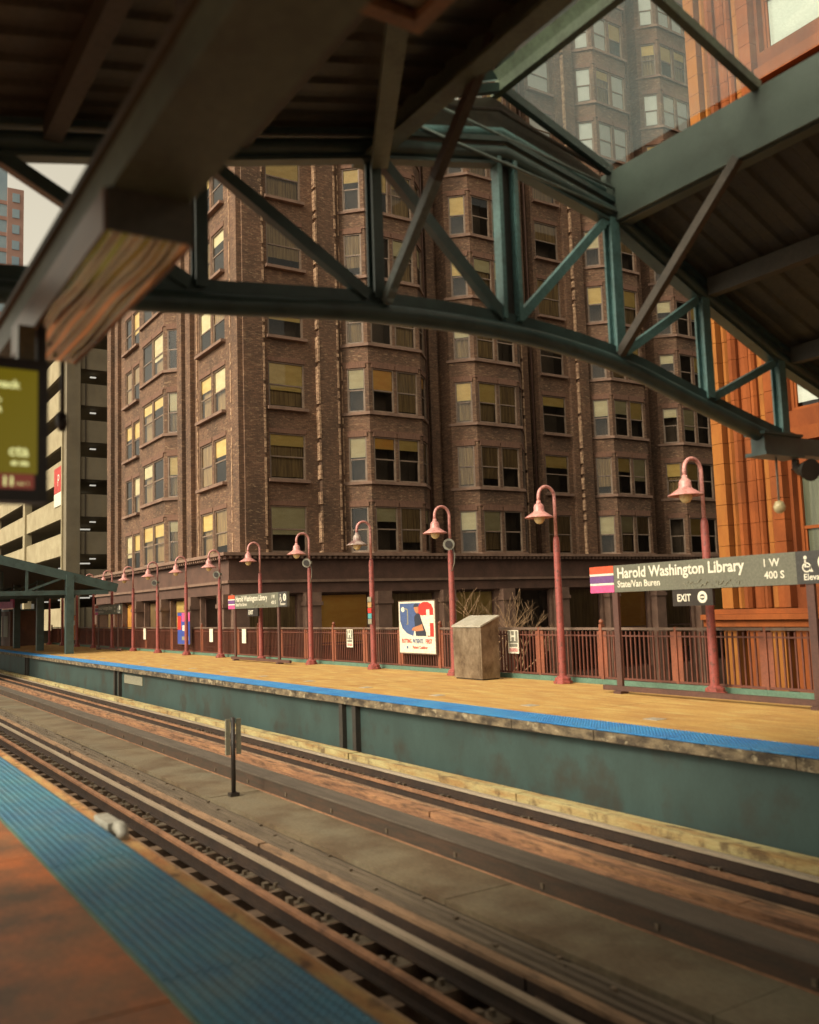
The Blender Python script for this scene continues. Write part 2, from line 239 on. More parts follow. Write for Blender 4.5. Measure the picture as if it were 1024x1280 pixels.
# ------------------------------------------------------------------ mesh helpers
ORG = {}
class MB:
    def __init__(s): s.v = []; s.f = []; s.m = []; s.sm = []
    def face(s, pts, mi=0, sm=False):
        i = len(s.v); s.v += [tuple(p) for p in pts]; s.f.append(tuple(range(i, i+len(pts)))); s.m.append(mi); s.sm.append(sm); return s
    def box(s, x0, x1, y0, y1, z0, z1, mi=0):
        x0, x1 = min(x0, x1), max(x0, x1); y0, y1 = min(y0, y1), max(y0, y1); z0, z1 = min(z0, z1), max(z0, z1)
        i = len(s.v)
        s.v += [(x0, y0, z0), (x1, y0, z0), (x1, y1, z0), (x0, y1, z0), (x0, y0, z1), (x1, y0, z1), (x1, y1, z1), (x0, y1, z1)]
        for q in ((0, 3, 2, 1), (4, 5, 6, 7), (0, 1, 5, 4), (1, 2, 6, 5), (2, 3, 7, 6), (3, 0, 4, 7)):
            s.f.append(tuple(i+k for k in q)); s.m.append(mi); s.sm.append(False)
        return s
    def bar(s, a, b, wd, ht, up=(0, 0, 1), mi=0):
        a = Vector(a); b = Vector(b); d = (b-a).normalized(); u = Vector(up)
        sd_ = d.cross(u)
        if sd_.length < 1e-4: sd_ = d.cross(Vector((1, 0, 0)))
        sd_.normalize(); u = sd_.cross(d)
        i = len(s.v)
        for p in (a, b):
            for q, r in ((-1, -1), (1, -1), (1, 1), (-1, 1)):
                s.v.append(tuple(p + sd_*(q*wd/2) + u*(r*ht/2)))
        for q in ((0, 3, 2, 1), (4, 5, 6, 7), (0, 1, 5, 4), (1, 2, 6, 5), (2, 3, 7, 6), (3, 0, 4, 7)):
            s.f.append(tuple(i+k for k in q)); s.m.append(mi); s.sm.append(False)
        return s
    def tube(s, pts, r, n=10, mi=0, cap=True):
        pts = [Vector(p) for p in pts]; rs = r if isinstance(r, (list, tuple)) else [r]*len(pts)
        i0 = len(s.v); ref = None
        for k, p in enumerate(pts):
            d = (pts[min(k+1, len(pts)-1)] - pts[max(k-1, 0)]).normalized()
            if ref is None: ref = Vector((0, 0, 1)) if abs(d.z) < 0.9 else Vector((1, 0, 0))
            a = d.cross(ref).normalized(); b = a.cross(d).normalized(); ref = b
            for j in range(n):
                t = 2*math.pi*j/n; s.v.append(tuple(p + (a*math.cos(t) + b*math.sin(t))*rs[k]))
        for k in range(len(pts)-1):
            for j in range(n):
                s.f.append((i0+k*n+j, i0+k*n+(j+1) % n, i0+(k+1)*n+(j+1) % n, i0+(k+1)*n+j)); s.m.append(mi); s.sm.append(True)
        if cap:
            s.f.append(tuple(i0+j for j in reversed(range(n)))); s.f.append(tuple(i0+(len(pts)-1)*n+j for j in range(n))); s.m += [mi, mi]; s.sm += [False, False]
        return s
    def lathe(s, prof, c=(0, 0, 0), n=20, mi=0, smooth=True):
        i0 = len(s.v)
        for r, z in prof:
            for j in range(n):
                t = 2*math.pi*j/n; s.v.append((c[0]+r*math.cos(t), c[1]+r*math.sin(t), c[2]+z))
        for k in range(len(prof)-1):
            for j in range(n):
                s.f.append((i0+k*n+j, i0+k*n+(j+1) % n, i0+(k+1)*n+(j+1) % n, i0+(k+1)*n+j)); s.m.append(mi); s.sm.append(smooth)
        return s
    def prism(s, poly, z0, z1, mi=0):
        n = len(poly); i = len(s.v)
        s.v += [(x, y, z0) for x, y in poly] + [(x, y, z1) for x, y in poly]
        s.f.append(tuple(i+k for k in reversed(range(n)))); s.f.append(tuple(i+n+k for k in range(n)))
        s.m += [mi, mi]; s.sm += [False, False]
        for k in range(n):
            s.f.append((i+k, i+(k+1) % n, i+n+(k+1) % n, i+n+k)); s.m.append(mi); s.sm.append(False)
        return s
    def mesh(s, name, mats, org=(0, 0, 0)):
        me = bpy.data.meshes.new(name)
        ox, oy, oz = org
        me.from_pydata([(x-ox, y-oy, z-oz) for x, y, z in s.v], [], s.f)
        mats = mats if isinstance(mats, (list, tuple)) else [mats]
        for m in mats: me.materials.append(M[m])
        me.polygons.foreach_set('material_index', s.m); me.polygons.foreach_set('use_smooth', s.sm); me.update()
        return me
    def build(s, name, mats, parent=None, org=None):
        o0 = ORG.get(parent, (0, 0, 0)) if parent else (org or (0, 0, 0))
        o = bpy.data.objects.new(name, s.mesh(name, mats, o0)); COL.objects.link(o)
        if parent: o.parent = parent; ORG[o] = o0
        else: o.location = o0; ORG[o] = o0
        return o
def thing(name, label, cat, loc=(0, 0, 0), group=None, rz=0.0):
    o = bpy.data.objects.new(name, None); COL.objects.link(o); o.empty_display_size = 0.2
    o.location = loc; o.rotation_euler = (0, 0, rz); ORG[o] = tuple(loc)
    o['label'] = label; o['category'] = cat
    if group: o['group'] = group
    return o
def local(name, label, cat, group=None):            # a prototype whose parts are built round the origin
    o = thing(name, label, cat, (0, 0, 0), group); return o
def tag(o, label, cat, group=None):
    o['label'] = label; o['category'] = cat
    if group: o['group'] = group
    return o
def struct(o): o['kind'] = 'structure'; return o
def stuff(o): o['kind'] = 'stuff'; return o
def sempty(name, loc=(0, 0, 0)):
    o = bpy.data.objects.new(name, None); COL.objects.link(o); o.location = loc; ORG[o] = tuple(loc); o['kind'] = 'structure'; return o
def copy_tree(o, parent=None):
    c = o.copy(); COL.objects.link(c); c.parent = parent
    for ch in o.children: copy_tree(ch, c)
    return c
def inst(name, me, parent, loc, rz=0.0, scale=None):
    o = bpy.data.objects.new(name, me); COL.objects.link(o); o.parent = parent; o.location = loc; o.rotation_euler = (0, 0, rz)
    if scale: o.scale = scale
    return o
def text(body, size, mat, parent, wloc, rot, name='lettering', align='LEFT', sx=1.0, bold=0.0):
    cu = bpy.data.curves.new('t', 'FONT'); cu.body = body; cu.size = size; cu.align_x = align; cu.offset = bold; cu.resolution_u = 3
    tmp = bpy.data.objects.new('t', cu); COL.objects.link(tmp)
    dg = bpy.context.evaluated_depsgraph_get(); me = bpy.data.meshes.new_from_object(tmp.evaluated_get(dg))
    bpy.data.objects.remove(tmp); bpy.data.curves.remove(cu)
    me.materials.clear(); me.materials.append(M[mat])
    o = bpy.data.objects.new(name, me); COL.objects.link(o); o.parent = parent
    p = ORG.get(parent, (0, 0, 0)); o.location = (wloc[0]-p[0], wloc[1]-p[1], wloc[2]-p[2]); o.rotation_euler = rot; o.scale = (sx, 1, 1)
    return o
ORD = ['first', 'second', 'third', 'fourth', 'fifth', 'sixth', 'seventh', 'eighth', 'ninth', 'tenth', 'eleventh', 'twelfth', 'thirteenth', 'fourteenth', 'fifteenth',
       'sixteenth', 'seventeenth', 'eighteenth', 'nineteenth', 'twentieth', 'twenty-first', 'twenty-second', 'twenty-third', 'twenty-fourth', 'twenty-fifth', 'twenty-sixth', 'twenty-seventh', 'twenty-eighth', 'twenty-ninth', 'thirtieth']
FACE_T = (R(90), 0, 0)          # lettering that faces the tracks
FACE_X = (R(90), 0, R(90))      # lettering that faces along the platform

# ------------------------------------------------------------------ ground
STREET = -6.5
struct(MB().box(-900, 500, -500, 900, STREET-0.5, STREET).build('street', 'asphalt'))

# ------------------------------------------------------------------ platforms
NE, FE, FB = 1.99, 8.80, 13.75       # near edge, far edge, far back edge
XA, XZ = -78.0, 9.0
def tactile_mesh(mat):
    b = MB(); L, W = 1.208, 0.60
    b.box(-L/2, L/2, -W/2, W/2, -0.02, 0.0)
    nx, ny = 22, 11; r0, r1, h = 0.018, 0.011, 0.007
    for i in range(nx):
        for j in range(ny):
            cx = -L/2+(i+0.5)*L/nx; cy = -W/2+(j+0.5)*W/ny; k = len(b.v)
            for r, z in ((r0, 0.0), (r1, h)):
                for a in range(6): b.v.append((cx+r*math.cos(a*1.0472), cy+r*math.sin(a*1.0472), z))
            for a in range(6):
                b.f.append((k+a, k+(a+1) % 6, k+6+(a+1) % 6, k+6+a)); b.m.append(0); b.sm.append(False)
            b.f.append(tuple(k+6+a for a in range(6))); b.m.append(0); b.sm.append(False)
    return b.mesh('tactile_tile', mat)
def slabs(parent, y0, y1, L, mat, x_off=0.0, z=0.0, th=0.10):
    b = MB().box(-L/2+0.006, L/2-0.006, y0, y1, -th, 0.0); me = b.mesh('slab', mat)
    x = XZ - x_off
    while x > XA:
        inst('slab', me, parent, (x-L/2, 0, z + rnd.uniform(-0.002, 0.002))); x -= L
near = sempty('near_platform')
slabs(near, -9.0, NE-0.625, 3.05, 'deck_red', 1.0)
MB().box(XA, XZ, -9.0, NE-0.02, -0.30, -0.104).build('under_slab', 'joint', near)
for y0, y1, mt in ((NE-0.625, NE-0.605, 'kick'),):
    MB().box(XA, XZ, y0+0.002, y1, -0.1, 0.006).build('edge_trim', mt, near)
tm = tactile_mesh('blue_tile'); x = XZ
while x > XA:
    inst('tactile_tile', tm, near, (x-0.61, NE-0.302, 0.002 + rnd.uniform(-0.0015, 0.0015))); x -= 1.22
rb = MB().box(-1.52, 1.52, NE+0.004, NE+0.185, -0.24, -0.075).mesh('rub_board', 'rub_board'); x = XZ
while x > XA:
    inst('rub_board', rb, near, (x-1.53, rnd.uniform(-0.006, 0.006), rnd.uniform(-0.006, 0.006))); x -= 3.06
MB().box(XA, XZ, 1.2, NE-0.05, -1.35, -0.304).build('edge_girder', 'girder_dark', near)

far = sempty('far_platform')
slabs(far, FE+0.63, FB, 2.45, 'deck_tan', 0.4)
MB().box(XA, XZ, FE+0.02, FB, -0.17, -0.104).build('under_slab', 'joint', far)
tm2 = tactile_mesh('blue_far'); x = XZ
while x > XA:
    inst('tactile_tile', tm2, far, (x-0.61, FE+0.305, 0.002 + rnd.uniform(-0.0015, 0.0015))); x -= 1.22
fb = []
for k in range(4):
    b = MB(); xx = -1.52
    while xx < 1.5:
        l = rnd.uniform(0.5, 1.4); e = min(xx+l, 1.53); b.box(xx, e-0.001, FE+rnd.uniform(-0.008, 0.008), FE+0.06, -0.165+rnd.uniform(0, 0.012), -0.022-rnd.uniform(0, 0.006)); xx = e
    fb.append(b.mesh('edge_block', 'edge_conc'))
x = XZ; k = 0
while x > XA:
    inst('edge_block', fb[k % 4], far, (x-1.53, 0, 0)); x -= 3.06; k += 1
ipm = MB().box(-0.13, 0.13, -0.11, 0.11, -0.02, 0.006).mesh('inset_plate', 'steel_lid')
for k in range(24): inst('inset_plate', ipm, far, (-1.2-2.74*k, 10.05, 0))
gir = MB().box(XA, XZ, 8.95, 9.0, -1.12, -0.172).box(XA, XZ, 8.80, 9.15, -1.16, -1.122).build('side_girder', 'girder', far)
for gx in (-0.1, -16.3, -33.0, -49.5, -66.0):
    for dx in (-0.27, 0.27):
        MB().box(gx+dx-0.07, gx+dx+0.07, 8.84, 8.948, -1.12, -0.172).build('stiffener', 'girder_dark', far)
    MB().box(gx-0.19, gx+0.19, 8.93, 8.949, -1.12, -0.2).build('splice_plate', 'girder', far)
    b = MB()
    for q in range(4): b.box(gx-0.16+q*0.09, gx-0.11+q*0.09, 8.86, 8.93, -1.12, -1.06)
    b.build('bolt_row', 'girder_dark', far)
MB().box(-32.3, -30.2, 8.925, 8.948, -0.55, -0.27).build('stencil_plate', 'scuff', far)

# ------------------------------------------------------------------ tracks
RZ = -1.0
def rail_mesh(L, head='rail_steel'):
    b = MB(); b.box(-L/2, L/2, -0.036, 0.036, -0.035, 0, 0); b.box(-L/2, L/2, -0.010, 0.010, -0.13, -0.035, 1); b.box(-L/2, L/2, -0.068, 0.068, -0.15, -0.13, 1)
    return b.mesh('rail', [head, 'rail_web'])
LT = XZ - XA; XC = (XZ+XA)/2
rm = rail_mesh(LT); rm_rust = rail_mesh(LT, 'rust')
rm_thin = MB().box(-LT/2, LT/2, -0.02, 0.02, -0.02, 0, 0).box(-LT/2, LT/2, -0.008, 0.008, -0.13, -0.02, 1).mesh('check_rail', ['tan_timber', 'rail_web'])
def tie_mesh(sgn, ybase):
    b = MB(); b.box(-0.11, 0.11, -1.30, 1.30, -0.36, -0.155, 0)
    for yy in (-0.72, 0.72):
        b.box(-0.09, 0.09, yy-0.17, yy+0.17, -0.155, -0.15, 1)
        for q in (-0.12, 0.12): b.box(-0.04, 0.0, yy+q-0.02, yy+q+0.02, -0.15, -0.105, 1)
    b.box(-0.03, 0.04, 0.47*sgn-0.03, 0.47*sgn+0.03, -0.155, -0.075, 1); b.box(-0.05, 0.05, 0.36*sgn-0.04, 0.36*sgn+0.05, -0.155, -0.10, 0)
    return b.mesh('tie', ['tie', 'bolt'])
def track(label, yc, guard):
    t = thing('railway_track', label, 'track', (XC, yc, RZ-0.36), 'railway tracks between the platforms')
    z = 0.36
    for s in (-0.72, 0.72): inst('rail', rm if s > 0 else rm_rust, t, (0, s, z))
    inst('guard_rail', rm_rust, t, (0, guard, z-0.004))
    inst('check_rail', rm_thin, t, (0, guard-0.36, z-0.02))
    inst('trough_plate', MB().box(-LT/2, LT/2, -0.10, 0.10, -0.15, -0.135).mesh('trough_plate', 'rail_web'), t, (0, 0.885, z))  # dark strip added as the shade of the deep gap beside the rail
    tms = tie_mesh(1, 0); x = LT/2 - 0.2
    n = 0
    while x > -LT/2:
        inst('tie', tms, t, (x + rnd.uniform(-0.02, 0.02), rnd.uniform(-0.05, 0.05), z + rnd.uniform(-0.012, 0.0)), rnd.uniform(-0.015, 0.015)); x -= 0.62; n += 1
    for y0, y1, z0, z1, mt in timbers[yc]:
        bm_ = MB().box(-2.43, 2.43, -(y1-y0)/2, (y1-y0)/2, z0, z1).mesh('guard_timber', mt); x = LT/2
        while x > -LT/2:
            inst('guard_timber', bm_, t, (x-2.44, (y0+y1)/2-yc + rnd.uniform(-0.012, 0.012), z + rnd.uniform(-0.012, 0.004))); x -= 4.88
    for g in (-0.72, 0.72):
        inst('stringer', MB().box(-LT/2, LT/2, -0.16, 0.16, -1.2, -0.38).mesh('stringer', 'girder_dark'), t, (0, g, z))
    return t
YN, YF = 3.46, 7.39
timbers = {YN: [(2.96, 3.18, -0.15, -0.03, 'orange_timber'), (4.48, 4.58, -0.065, -0.03, 'tan_timber'), (4.50, 4.57, -0.16, -0.067, 'rail_web')],  # last entry: dark block under the tan plank, trough shade put into its colour
           YF: [(6.90, 7.12, -0.15, -0.01, 'orange_timber'), (8.36, 8.60, -0.14, 0.045, 'beige_timber')]}
track('nearer track with shiny rail and rusty guard rail beside the near blue strip', YN, 3.72-YN)
track('farther track with pale timber guard below the teal girder', YF, 7.56-YF)
# walkway between the tracks
wk = sempty('walkway')
wmesh = MB().box(-1.515, 1.515, 4.96, 5.79, -0.06, 0.0).mesh('walkway_panel', 'walk'); x = XZ + 1.9
while x > XA:
    inst('walkway_panel', wmesh, wk, (x-1.52, 0, RZ + rnd.uniform(-0.004, 0.004))); x -= 3.04
MB().box(XA, XZ, 4.98, 5.77, -1.35, -1.066).build('bearer', 'girder_dark', wk)
cv = thing('third_rail_cover', 'long grey cover board over the power rail beside the walkway', 'cover board', (XC, 6.05, RZ))
MB().box(XA, XZ, 5.745, 6.06, -0.805, -0.78).build('top_board', 'cover', cv)
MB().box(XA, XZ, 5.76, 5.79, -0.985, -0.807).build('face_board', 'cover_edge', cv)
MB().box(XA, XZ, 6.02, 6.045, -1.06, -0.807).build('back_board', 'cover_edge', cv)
MB().box(XA, XZ, 5.752, 5.80, -1.06, -0.987).build('foot_board', 'rust', cv)
cm = MB().box(-0.02, 0.02, -0.305, -0.291, 0.05, 0.10).mesh('bracket', 'bolt'); x = XZ-0.5
while x > -40: inst('bracket', cm, cv, (x-XC, 0, 0)); x -= 1.4
for i, (yy, wd, dz, lb) in enumerate(((4.655, 0.055, -0.035, 'narrow dark board nearest the tan guard timber of the nearer track'), (4.765, 0.055, -0.02, 'middle narrow dark board beside the walkway'), (4.885, 0.06, -0.04, 'narrow dark board touching the near edge of the walkway'))):
    c = thing('cable_board', lb, 'board', (XC, yy, RZ-0.16), 'cable boards along the walkway')
    bm_ = MB().box(-2.995, 2.995, -wd/2, wd/2, 0.03, 0.16+dz).mesh('board', ('conduit', 'conduit', 'conduit')[i]); x = XZ - 1.3*i
    while x > XA:
        inst('board', bm_, c, (x-3.0-XC, rnd.uniform(-0.006, 0.006), rnd.uniform(-0.008, 0.004))); x -= 6.0
    cm = MB().box(-0.02, 0.02, -0.02, 0.02, 0.15+dz, 0.18+dz).mesh('bolt', 'bolt'); x = XZ - 0.7*i
    while x > -30: inst('bolt', cm, c, (x-XC, 0, 0)); x -= 1.9
# marker post on the walkway
MB().box(XA, XZ, 4.60, 4.94, RZ-0.25, RZ-0.135).build('cable_bed', 'conduit_dark', wk)
mp = thing('marker_post', 'thin dark post with two narrow boards standing on the walkway', 'marker post', (-13.3, 5.28, RZ))
MB().tube([(-13.3, 5.28, RZ), (-13.3, 5.28, 0.14)], 0.035, 10).build('post', 'black', mp)
MB().box(-13.36, -13.24, 5.21, 5.35, RZ, RZ+0.05).build('foot', 'black', mp)
for s in (-1, 1):
    MB().box(-13.31, -13.28, 5.28+s*0.05-(0.07 if s < 0 else 0), 5.28+s*0.05+(0.07 if s > 0 else 0), -0.40, 0.12).build('board', 'scuff', mp)
wl = thing('edge_fixture', 'small pale grey box fixture at the edge of the near blue strip', 'fixture', (-8.0, 2.12, -0.075))
MB().box(-8.22, -7.78, 2.02, 2.13, -0.055, 0.035).build('body', 'pale_grey', wl)
MB().tube([(-7.78, 2.105, 0.0), (-7.70, 2.105, -0.005), (-7.66, 2.105, -0.045), (-7.66, 2.105, -0.074)], [0.055, 0.055, 0.05, 0.045], 12).build('elbow', 'pale_grey', wl)
MB().box(-8.15, -7.9, 2.162, 2.166, -0.03, 0.015).build('slot', 'black', wl)
for q in (-8.18, -7.85): MB().box(q, q+0.04, 2.06, 2.15, -0.0748, -0.055).build('foot', 'black', wl)

# ------------------------------------------------------------------ canopy over the tracks
TX = -6.6
NY = [-1.90, -0.48, 0.90, 2.40, 3.97, 5.43, 6.82, 8.15, 9.42, 10.70]   # truss node positions
BZ = [3.60, 3.78, 3.92, 4.06, 4.21, 4.235, 4.09, 3.75, 3.44, 3.25]
TZ = [4.42, 4.70, 4.98, 5.30, 5.70, 6.00, 5.70, 5.06, 4.50, 4.08]
EVL, EVR = 4.03, 6.86
cp = thing('platform_canopy', 'dark steel canopy with arched truss and glass skylight over the tracks', 'canopy', (TX, -0.3, 0))
def roofz(y):
    for i in range(len(NY)-1):
        if NY[i] <= y <= NY[i+1]: return TZ[i] + (TZ[i+1]-TZ[i])*(y-NY[i])/(NY[i+1]-NY[i])
    return TZ[0] + (y-NY[0])*0.2 if y < NY[0] else TZ[-1] - (y-NY[-1])*0.3
def arch(y):
    import bisect
    i = max(1, min(len(NY)-3, bisect.bisect(NY, y)-1)); t = (y-NY[i])/(NY[i+1]-NY[i])
    p0, p1, p2, p3 = BZ[i-1], BZ[i], BZ[i+1], BZ[i+2]
    return 0.5*((2*p1)+(-p0+p2)*t+(2*p0-5*p1+4*p2-p3)*t*t+(-p0+3*p1-3*p2+p3)*t**3)
tr = MB().tube([(TX, NY[1]-0.1, arch(NY[1])), (TX, NY[1]+0.1, arch(NY[1]+0.1))], 0.08).build('truss', 'teal', cp)
ys = [NY[1] + i*(9.75-NY[1])/48 for i in range(49)]
MB().tube([(TX, y, arch(y)-0.02) for y in ys], 0.085, 14).build('bottom_chord', 'teal', tr)
b = MB()
for i in range(48): b.bar((TX-0.02, ys[i], arch(ys[i])+0.115), (TX-0.02, ys[i+1]+0.002, arch(ys[i+1])+0.115), 0.05, 0.11)
b.build('chord_plate', 'teal', tr)
MB().tube([(TX, y, z-0.02) for y, z in zip(NY[1:], TZ[1:])], 0.075, 12).build('top_chord', 'teal', tr)
b = MB()
for i in range(1, len(NY)-1): b.bar((TX-0.01, NY[i], TZ[i]+0.10), (TX-0.01, NY[i+1], TZ[i+1]+0.10), 0.16, 0.05); b.bar((TX-0.01, NY[i], TZ[i]-0.13), (TX-0.01, NY[i+1], TZ[i+1]-0.13), 0.13, 0.03)
b.build('chord_flange', 'teal', tr)
for k in range(1, 9):
    y = NY[k]; z0 = arch(y)+0.1; z1 = TZ[k]-0.09
    if k == 5:
        b = MB()
        for s in (-1, 1): b.box(TX-0.05, TX+0.06, y+s*0.095-0.022, y+s*0.095+0.022, z0, z1)
        b.box(TX-0.04, TX-0.02, y-0.072, y+0.072, z0, z1, 1); b.build('vertical', ['teal_light', 'girder_dark'], tr)
    else:
        wd = 0.05 if k < 5 else 0.062
        b = MB().box(TX-0.06, TX-0.04, y-wd, y+wd, z0, z1).box(TX+0.04, TX+0.06, y-wd, y+wd, z0, z1).box(TX-0.04, TX+0.04, y-0.01, y+0.01, z0, z1)
        b.build('vertical', 'teal' if k < 5 else 'teal_light', tr)
for k in range(1, 5):
    MB().bar((TX, NY[k]+0.08, TZ[k]-0.12), (TX, NY[k+1]-0.09, arch(NY[k+1])+0.12), 0.085, 0.10).build('diagonal', 'teal', tr)
for k in range(6, 9):
    MB().bar((TX, NY[k]-0.08, TZ[k]-0.12), (TX, NY[k-1]+0.09, arch(NY[k-1])+0.12), 0.07, 0.085).build('diagonal', 'teal_light', tr)
# roofs: corrugated sheets either side of the skylight
def roof(y0, y1, xs, name):
    b = MB(); n = int((xs[1]-xs[0])/0.30)
    cuts = [y0] + [y for y in NY if y0+0.05 < y < y1-0.05] + [y1]
    prof = [(0, 0), (0.11, 0), (0.14, 0.035), (0.27, 0.035)]
    for i in range(n):
        for q in range(4):
            xa = xs[0]+i*0.30+prof[q][0]; xb = xs[0]+i*0.30+(prof[q+1][0] if q < 3 else 0.30); za = prof[q][1]; zb = prof[q+1][1] if q < 3 else 0.0
            for a, c in zip(cuts[:-1], cuts[1:]):
                b.face([(xa, a, roofz(a)+0.14+za), (xa, c, roofz(c)+0.14+za), (xb, c, roofz(c)+0.14+zb), (xb, a, roofz(a)+0.14+zb)])
    for a, c in zip(cuts[:-1], cuts[1:]):
        b.face([(xs[0], a, roofz(a)+0.26), (xs[1], a, roofz(a)+0.26), (xs[1], c, roofz(c)+0.26), (xs[0], c, roofz(c)+0.26)], 1)
    return b.build(name, ['roof_under', 'roof_top'], cp)
RX0, RX1 = TX-0.25, 8.0
roof(-7.0, EVL-0.027, (RX0, RX1), 'roof_sheet'); roof(EVR+0.027, 11.2, (RX0, RX1), 'roof_sheet')  # near sheet lengthened out of view to keep the sun off the platform
MB().bar((RX0-0.02, -7.0, roofz(-7.0)+0.2), (RX0-0.02, NY[1], TZ[1]+0.2), 0.06, 0.22).build('verge_board', 'teal', cp)
for i in range(1, len(NY)-1):
    if NY[i] < EVL-0.1 or NY[i] >= EVR-0.1:
        MB().bar((RX0-0.02, NY[i], TZ[i]+0.19), (RX0-0.02, NY[i+1], TZ[i+1]+0.19), 0.06, 0.20).build('verge_board', 'teal', cp)
# eave beams of the skylight (channels along the platform)
for ye, s in ((EVL, -1), (EVR, 1)):
    MB().box(TX-0.2, RX1, ye-0.025, ye+0.025, 5.58, 6.12).box(TX-0.2, RX1, ye+s*0.025, ye+s*0.16, 5.56, 5.60).box(TX-0.2, RX1, ye+s*0.025, ye+s*0.16, 6.10, 6.14).build('eave_beam', 'olive_steel' if s < 0 else 'olive_teal', cp)
for yy in (8.2, 9.6, 10.9, 2.7, 1.3, -0.2, -1.8, -3.6):
    MB().box(TX+0.1, RX1, yy-0.06, yy+0.06, roofz(yy)-0.06, roofz(yy)+0.135).build('purlin', 'roof_under', cp)
for xx in (-3.0, 0.6, 4.2):
    for y0, y1 in ((-6.9, EVL-0.1), (EVR+0.1, 11.1)):
        cuts = [y0] + [y for y in NY if y0 < y < y1] + [y1]; b = MB()
        for a, c in zip(cuts[:-1], cuts[1:]): b.bar((xx, a, roofz(a)-0.1), (xx, c, roofz(c)-0.1), 0.14, 0.22)
        b.build('rafter', 'roof_under', cp)
# roof-plane brace seen left of the skylight
MB().bar((TX+0.1, 3.98, 5.50), (-4.0, 2.66, roofz(2.66)-0.08), 0.14, 0.11).build('roof_brace', 'olive_steel', cp)
# skylight
RID, EZ = 6.66, 6.14
sk = MB().box(TX-0.1, RX1, 5.43-0.04, 5.43+0.04, RID-0.07, RID+0.05).build('skylight', 'olive_steel', cp)
bars = [TX, TX+1.8, TX+3.6, TX+5.4, TX+7.2, TX+9.0, TX+10.8, TX+12.6]
for i, xx in enumerate(bars):
    for ye in (EVL, EVR):
        MB().bar((xx, ye, EZ+0.0), (xx, 5.43, RID-0.015), 0.075, 0.085, up=(0, 0, 1)).build('glazing_bar', 'olive_steel' if i else 'teal', sk)
        if i < len(bars)-1:
            s = 1 if ye > 5.43 else -1
            MB().face([(xx+0.03, ye-s*0.03, EZ+0.05), (bars[i+1]-0.03, ye-s*0.03, EZ+0.05), (bars[i+1]-0.03, 5.43+s*0.03, RID+0.035), (xx+0.03, 5.43+s*0.03, RID+0.035)]).build('pane', 'sky_pane', sk)
# dark gable end under the skylight with two rails and tie rods
b = MB(); b.v = [(TX-0.12, EVL, 5.74), (TX-0.12, 5.43, 6.10), (TX-0.12, EVR, 5.74), (TX-0.12, EVR, 6.12), (TX-0.12, 5.43, 6.62), (TX-0.12, EVL, 6.12)]
b.f = [(0, 1, 4, 5), (1, 2, 3, 4)]; b.m = [0, 0]; b.sm = [False, False]; b.build('gable_panel', 'roof_under', cp)
for dz, r_, mt in ((0.44, 0.02, 'rod'), (0.20, 0.055, 'teal_light')):
    MB().tube([(TX-0.03, EVL+0.1, 5.70+dz), (TX-0.03, 5.43, 6.0+dz), (TX-0.03, EVR-0.1, 5.70+dz)], r_, 8).build('gable_rail', mt, cp)
MB().tube([(TX+0.06, 4.45, 6.24), (TX+0.06, 6.85, 5.92)], 0.014, 6).build('tie_rod', 'rod_pale', cp)
MB().tube([(TX+0.08, 4.15, 5.98), (TX+0.08, 6.86, 5.66)], 0.014, 6).build('tie_rod', 'rod_pale', cp)
# long braces from truss nodes to the eave beams
for ye, nk, top, mt in ((EVL, 4, (-4.94, EVL, 5.80), 'rod_pale'), (EVR, 6, (-5.05, EVR, 5.60), 'rod')):
    a = Vector((TX+0.05, NY[nk]+(0.06 if nk == 4 else -0.02), arch(NY[nk])+0.08)); t_ = Vector(top)
    MB().bar(a, a.lerp(t_, 0.5), 0.075, 0.085).build('brace', 'rod_pale' if nk == 4 else 'rod', cp)
    MB().bar(a.lerp(t_, 0.5), t_, 0.075, 0.085).build('brace', 'rod', cp)
    if nk == 4:
        d = (t_-a).normalized(); b = MB()
        for q in (0.0, 0.10): b.tube([a+d*q+Vector((0.055, 0.0, 0)), a+d*q+Vector((0.075, 0.0, 0))], 0.035, 10)
        b.bar(a-d*0.04+Vector((0.05, 0, 0)), a+d*0.16+Vector((0.05, 0, 0)), 0.06, 0.03); b.build('brace_clevis', 'rod_pale', cp)
# end bracket at the far platform, with column outside the picture
MB().box(TX-0.09, TX+0.09, 8.95, 11.0, 3.30, 3.50).build('end_beam', 'teal', cp)
MB().box(TX-0.14, TX+0.14, 8.9, 9.6, 3.26, 3.30).box(TX-0.14, TX+0.14, 8.9, 9.6, 3.5, 3.53).build('end_plate', 'teal', cp)
MB().box(TX-0.14, TX+0.14, 10.86, 11.14, 0, roofz(11.0)+0.1).build('column', 'teal', cp)
MB().box(TX-0.14, TX+0.14, -0.85, -0.57, 0, roofz(-0.7)+0.1).build('column', 'teal', cp)
for yc in (-0.71, 11.0): MB().box(5.0, 5.28, yc-0.14, yc+0.14, 0, roofz(yc)+0.1).build('column', 'teal', cp)

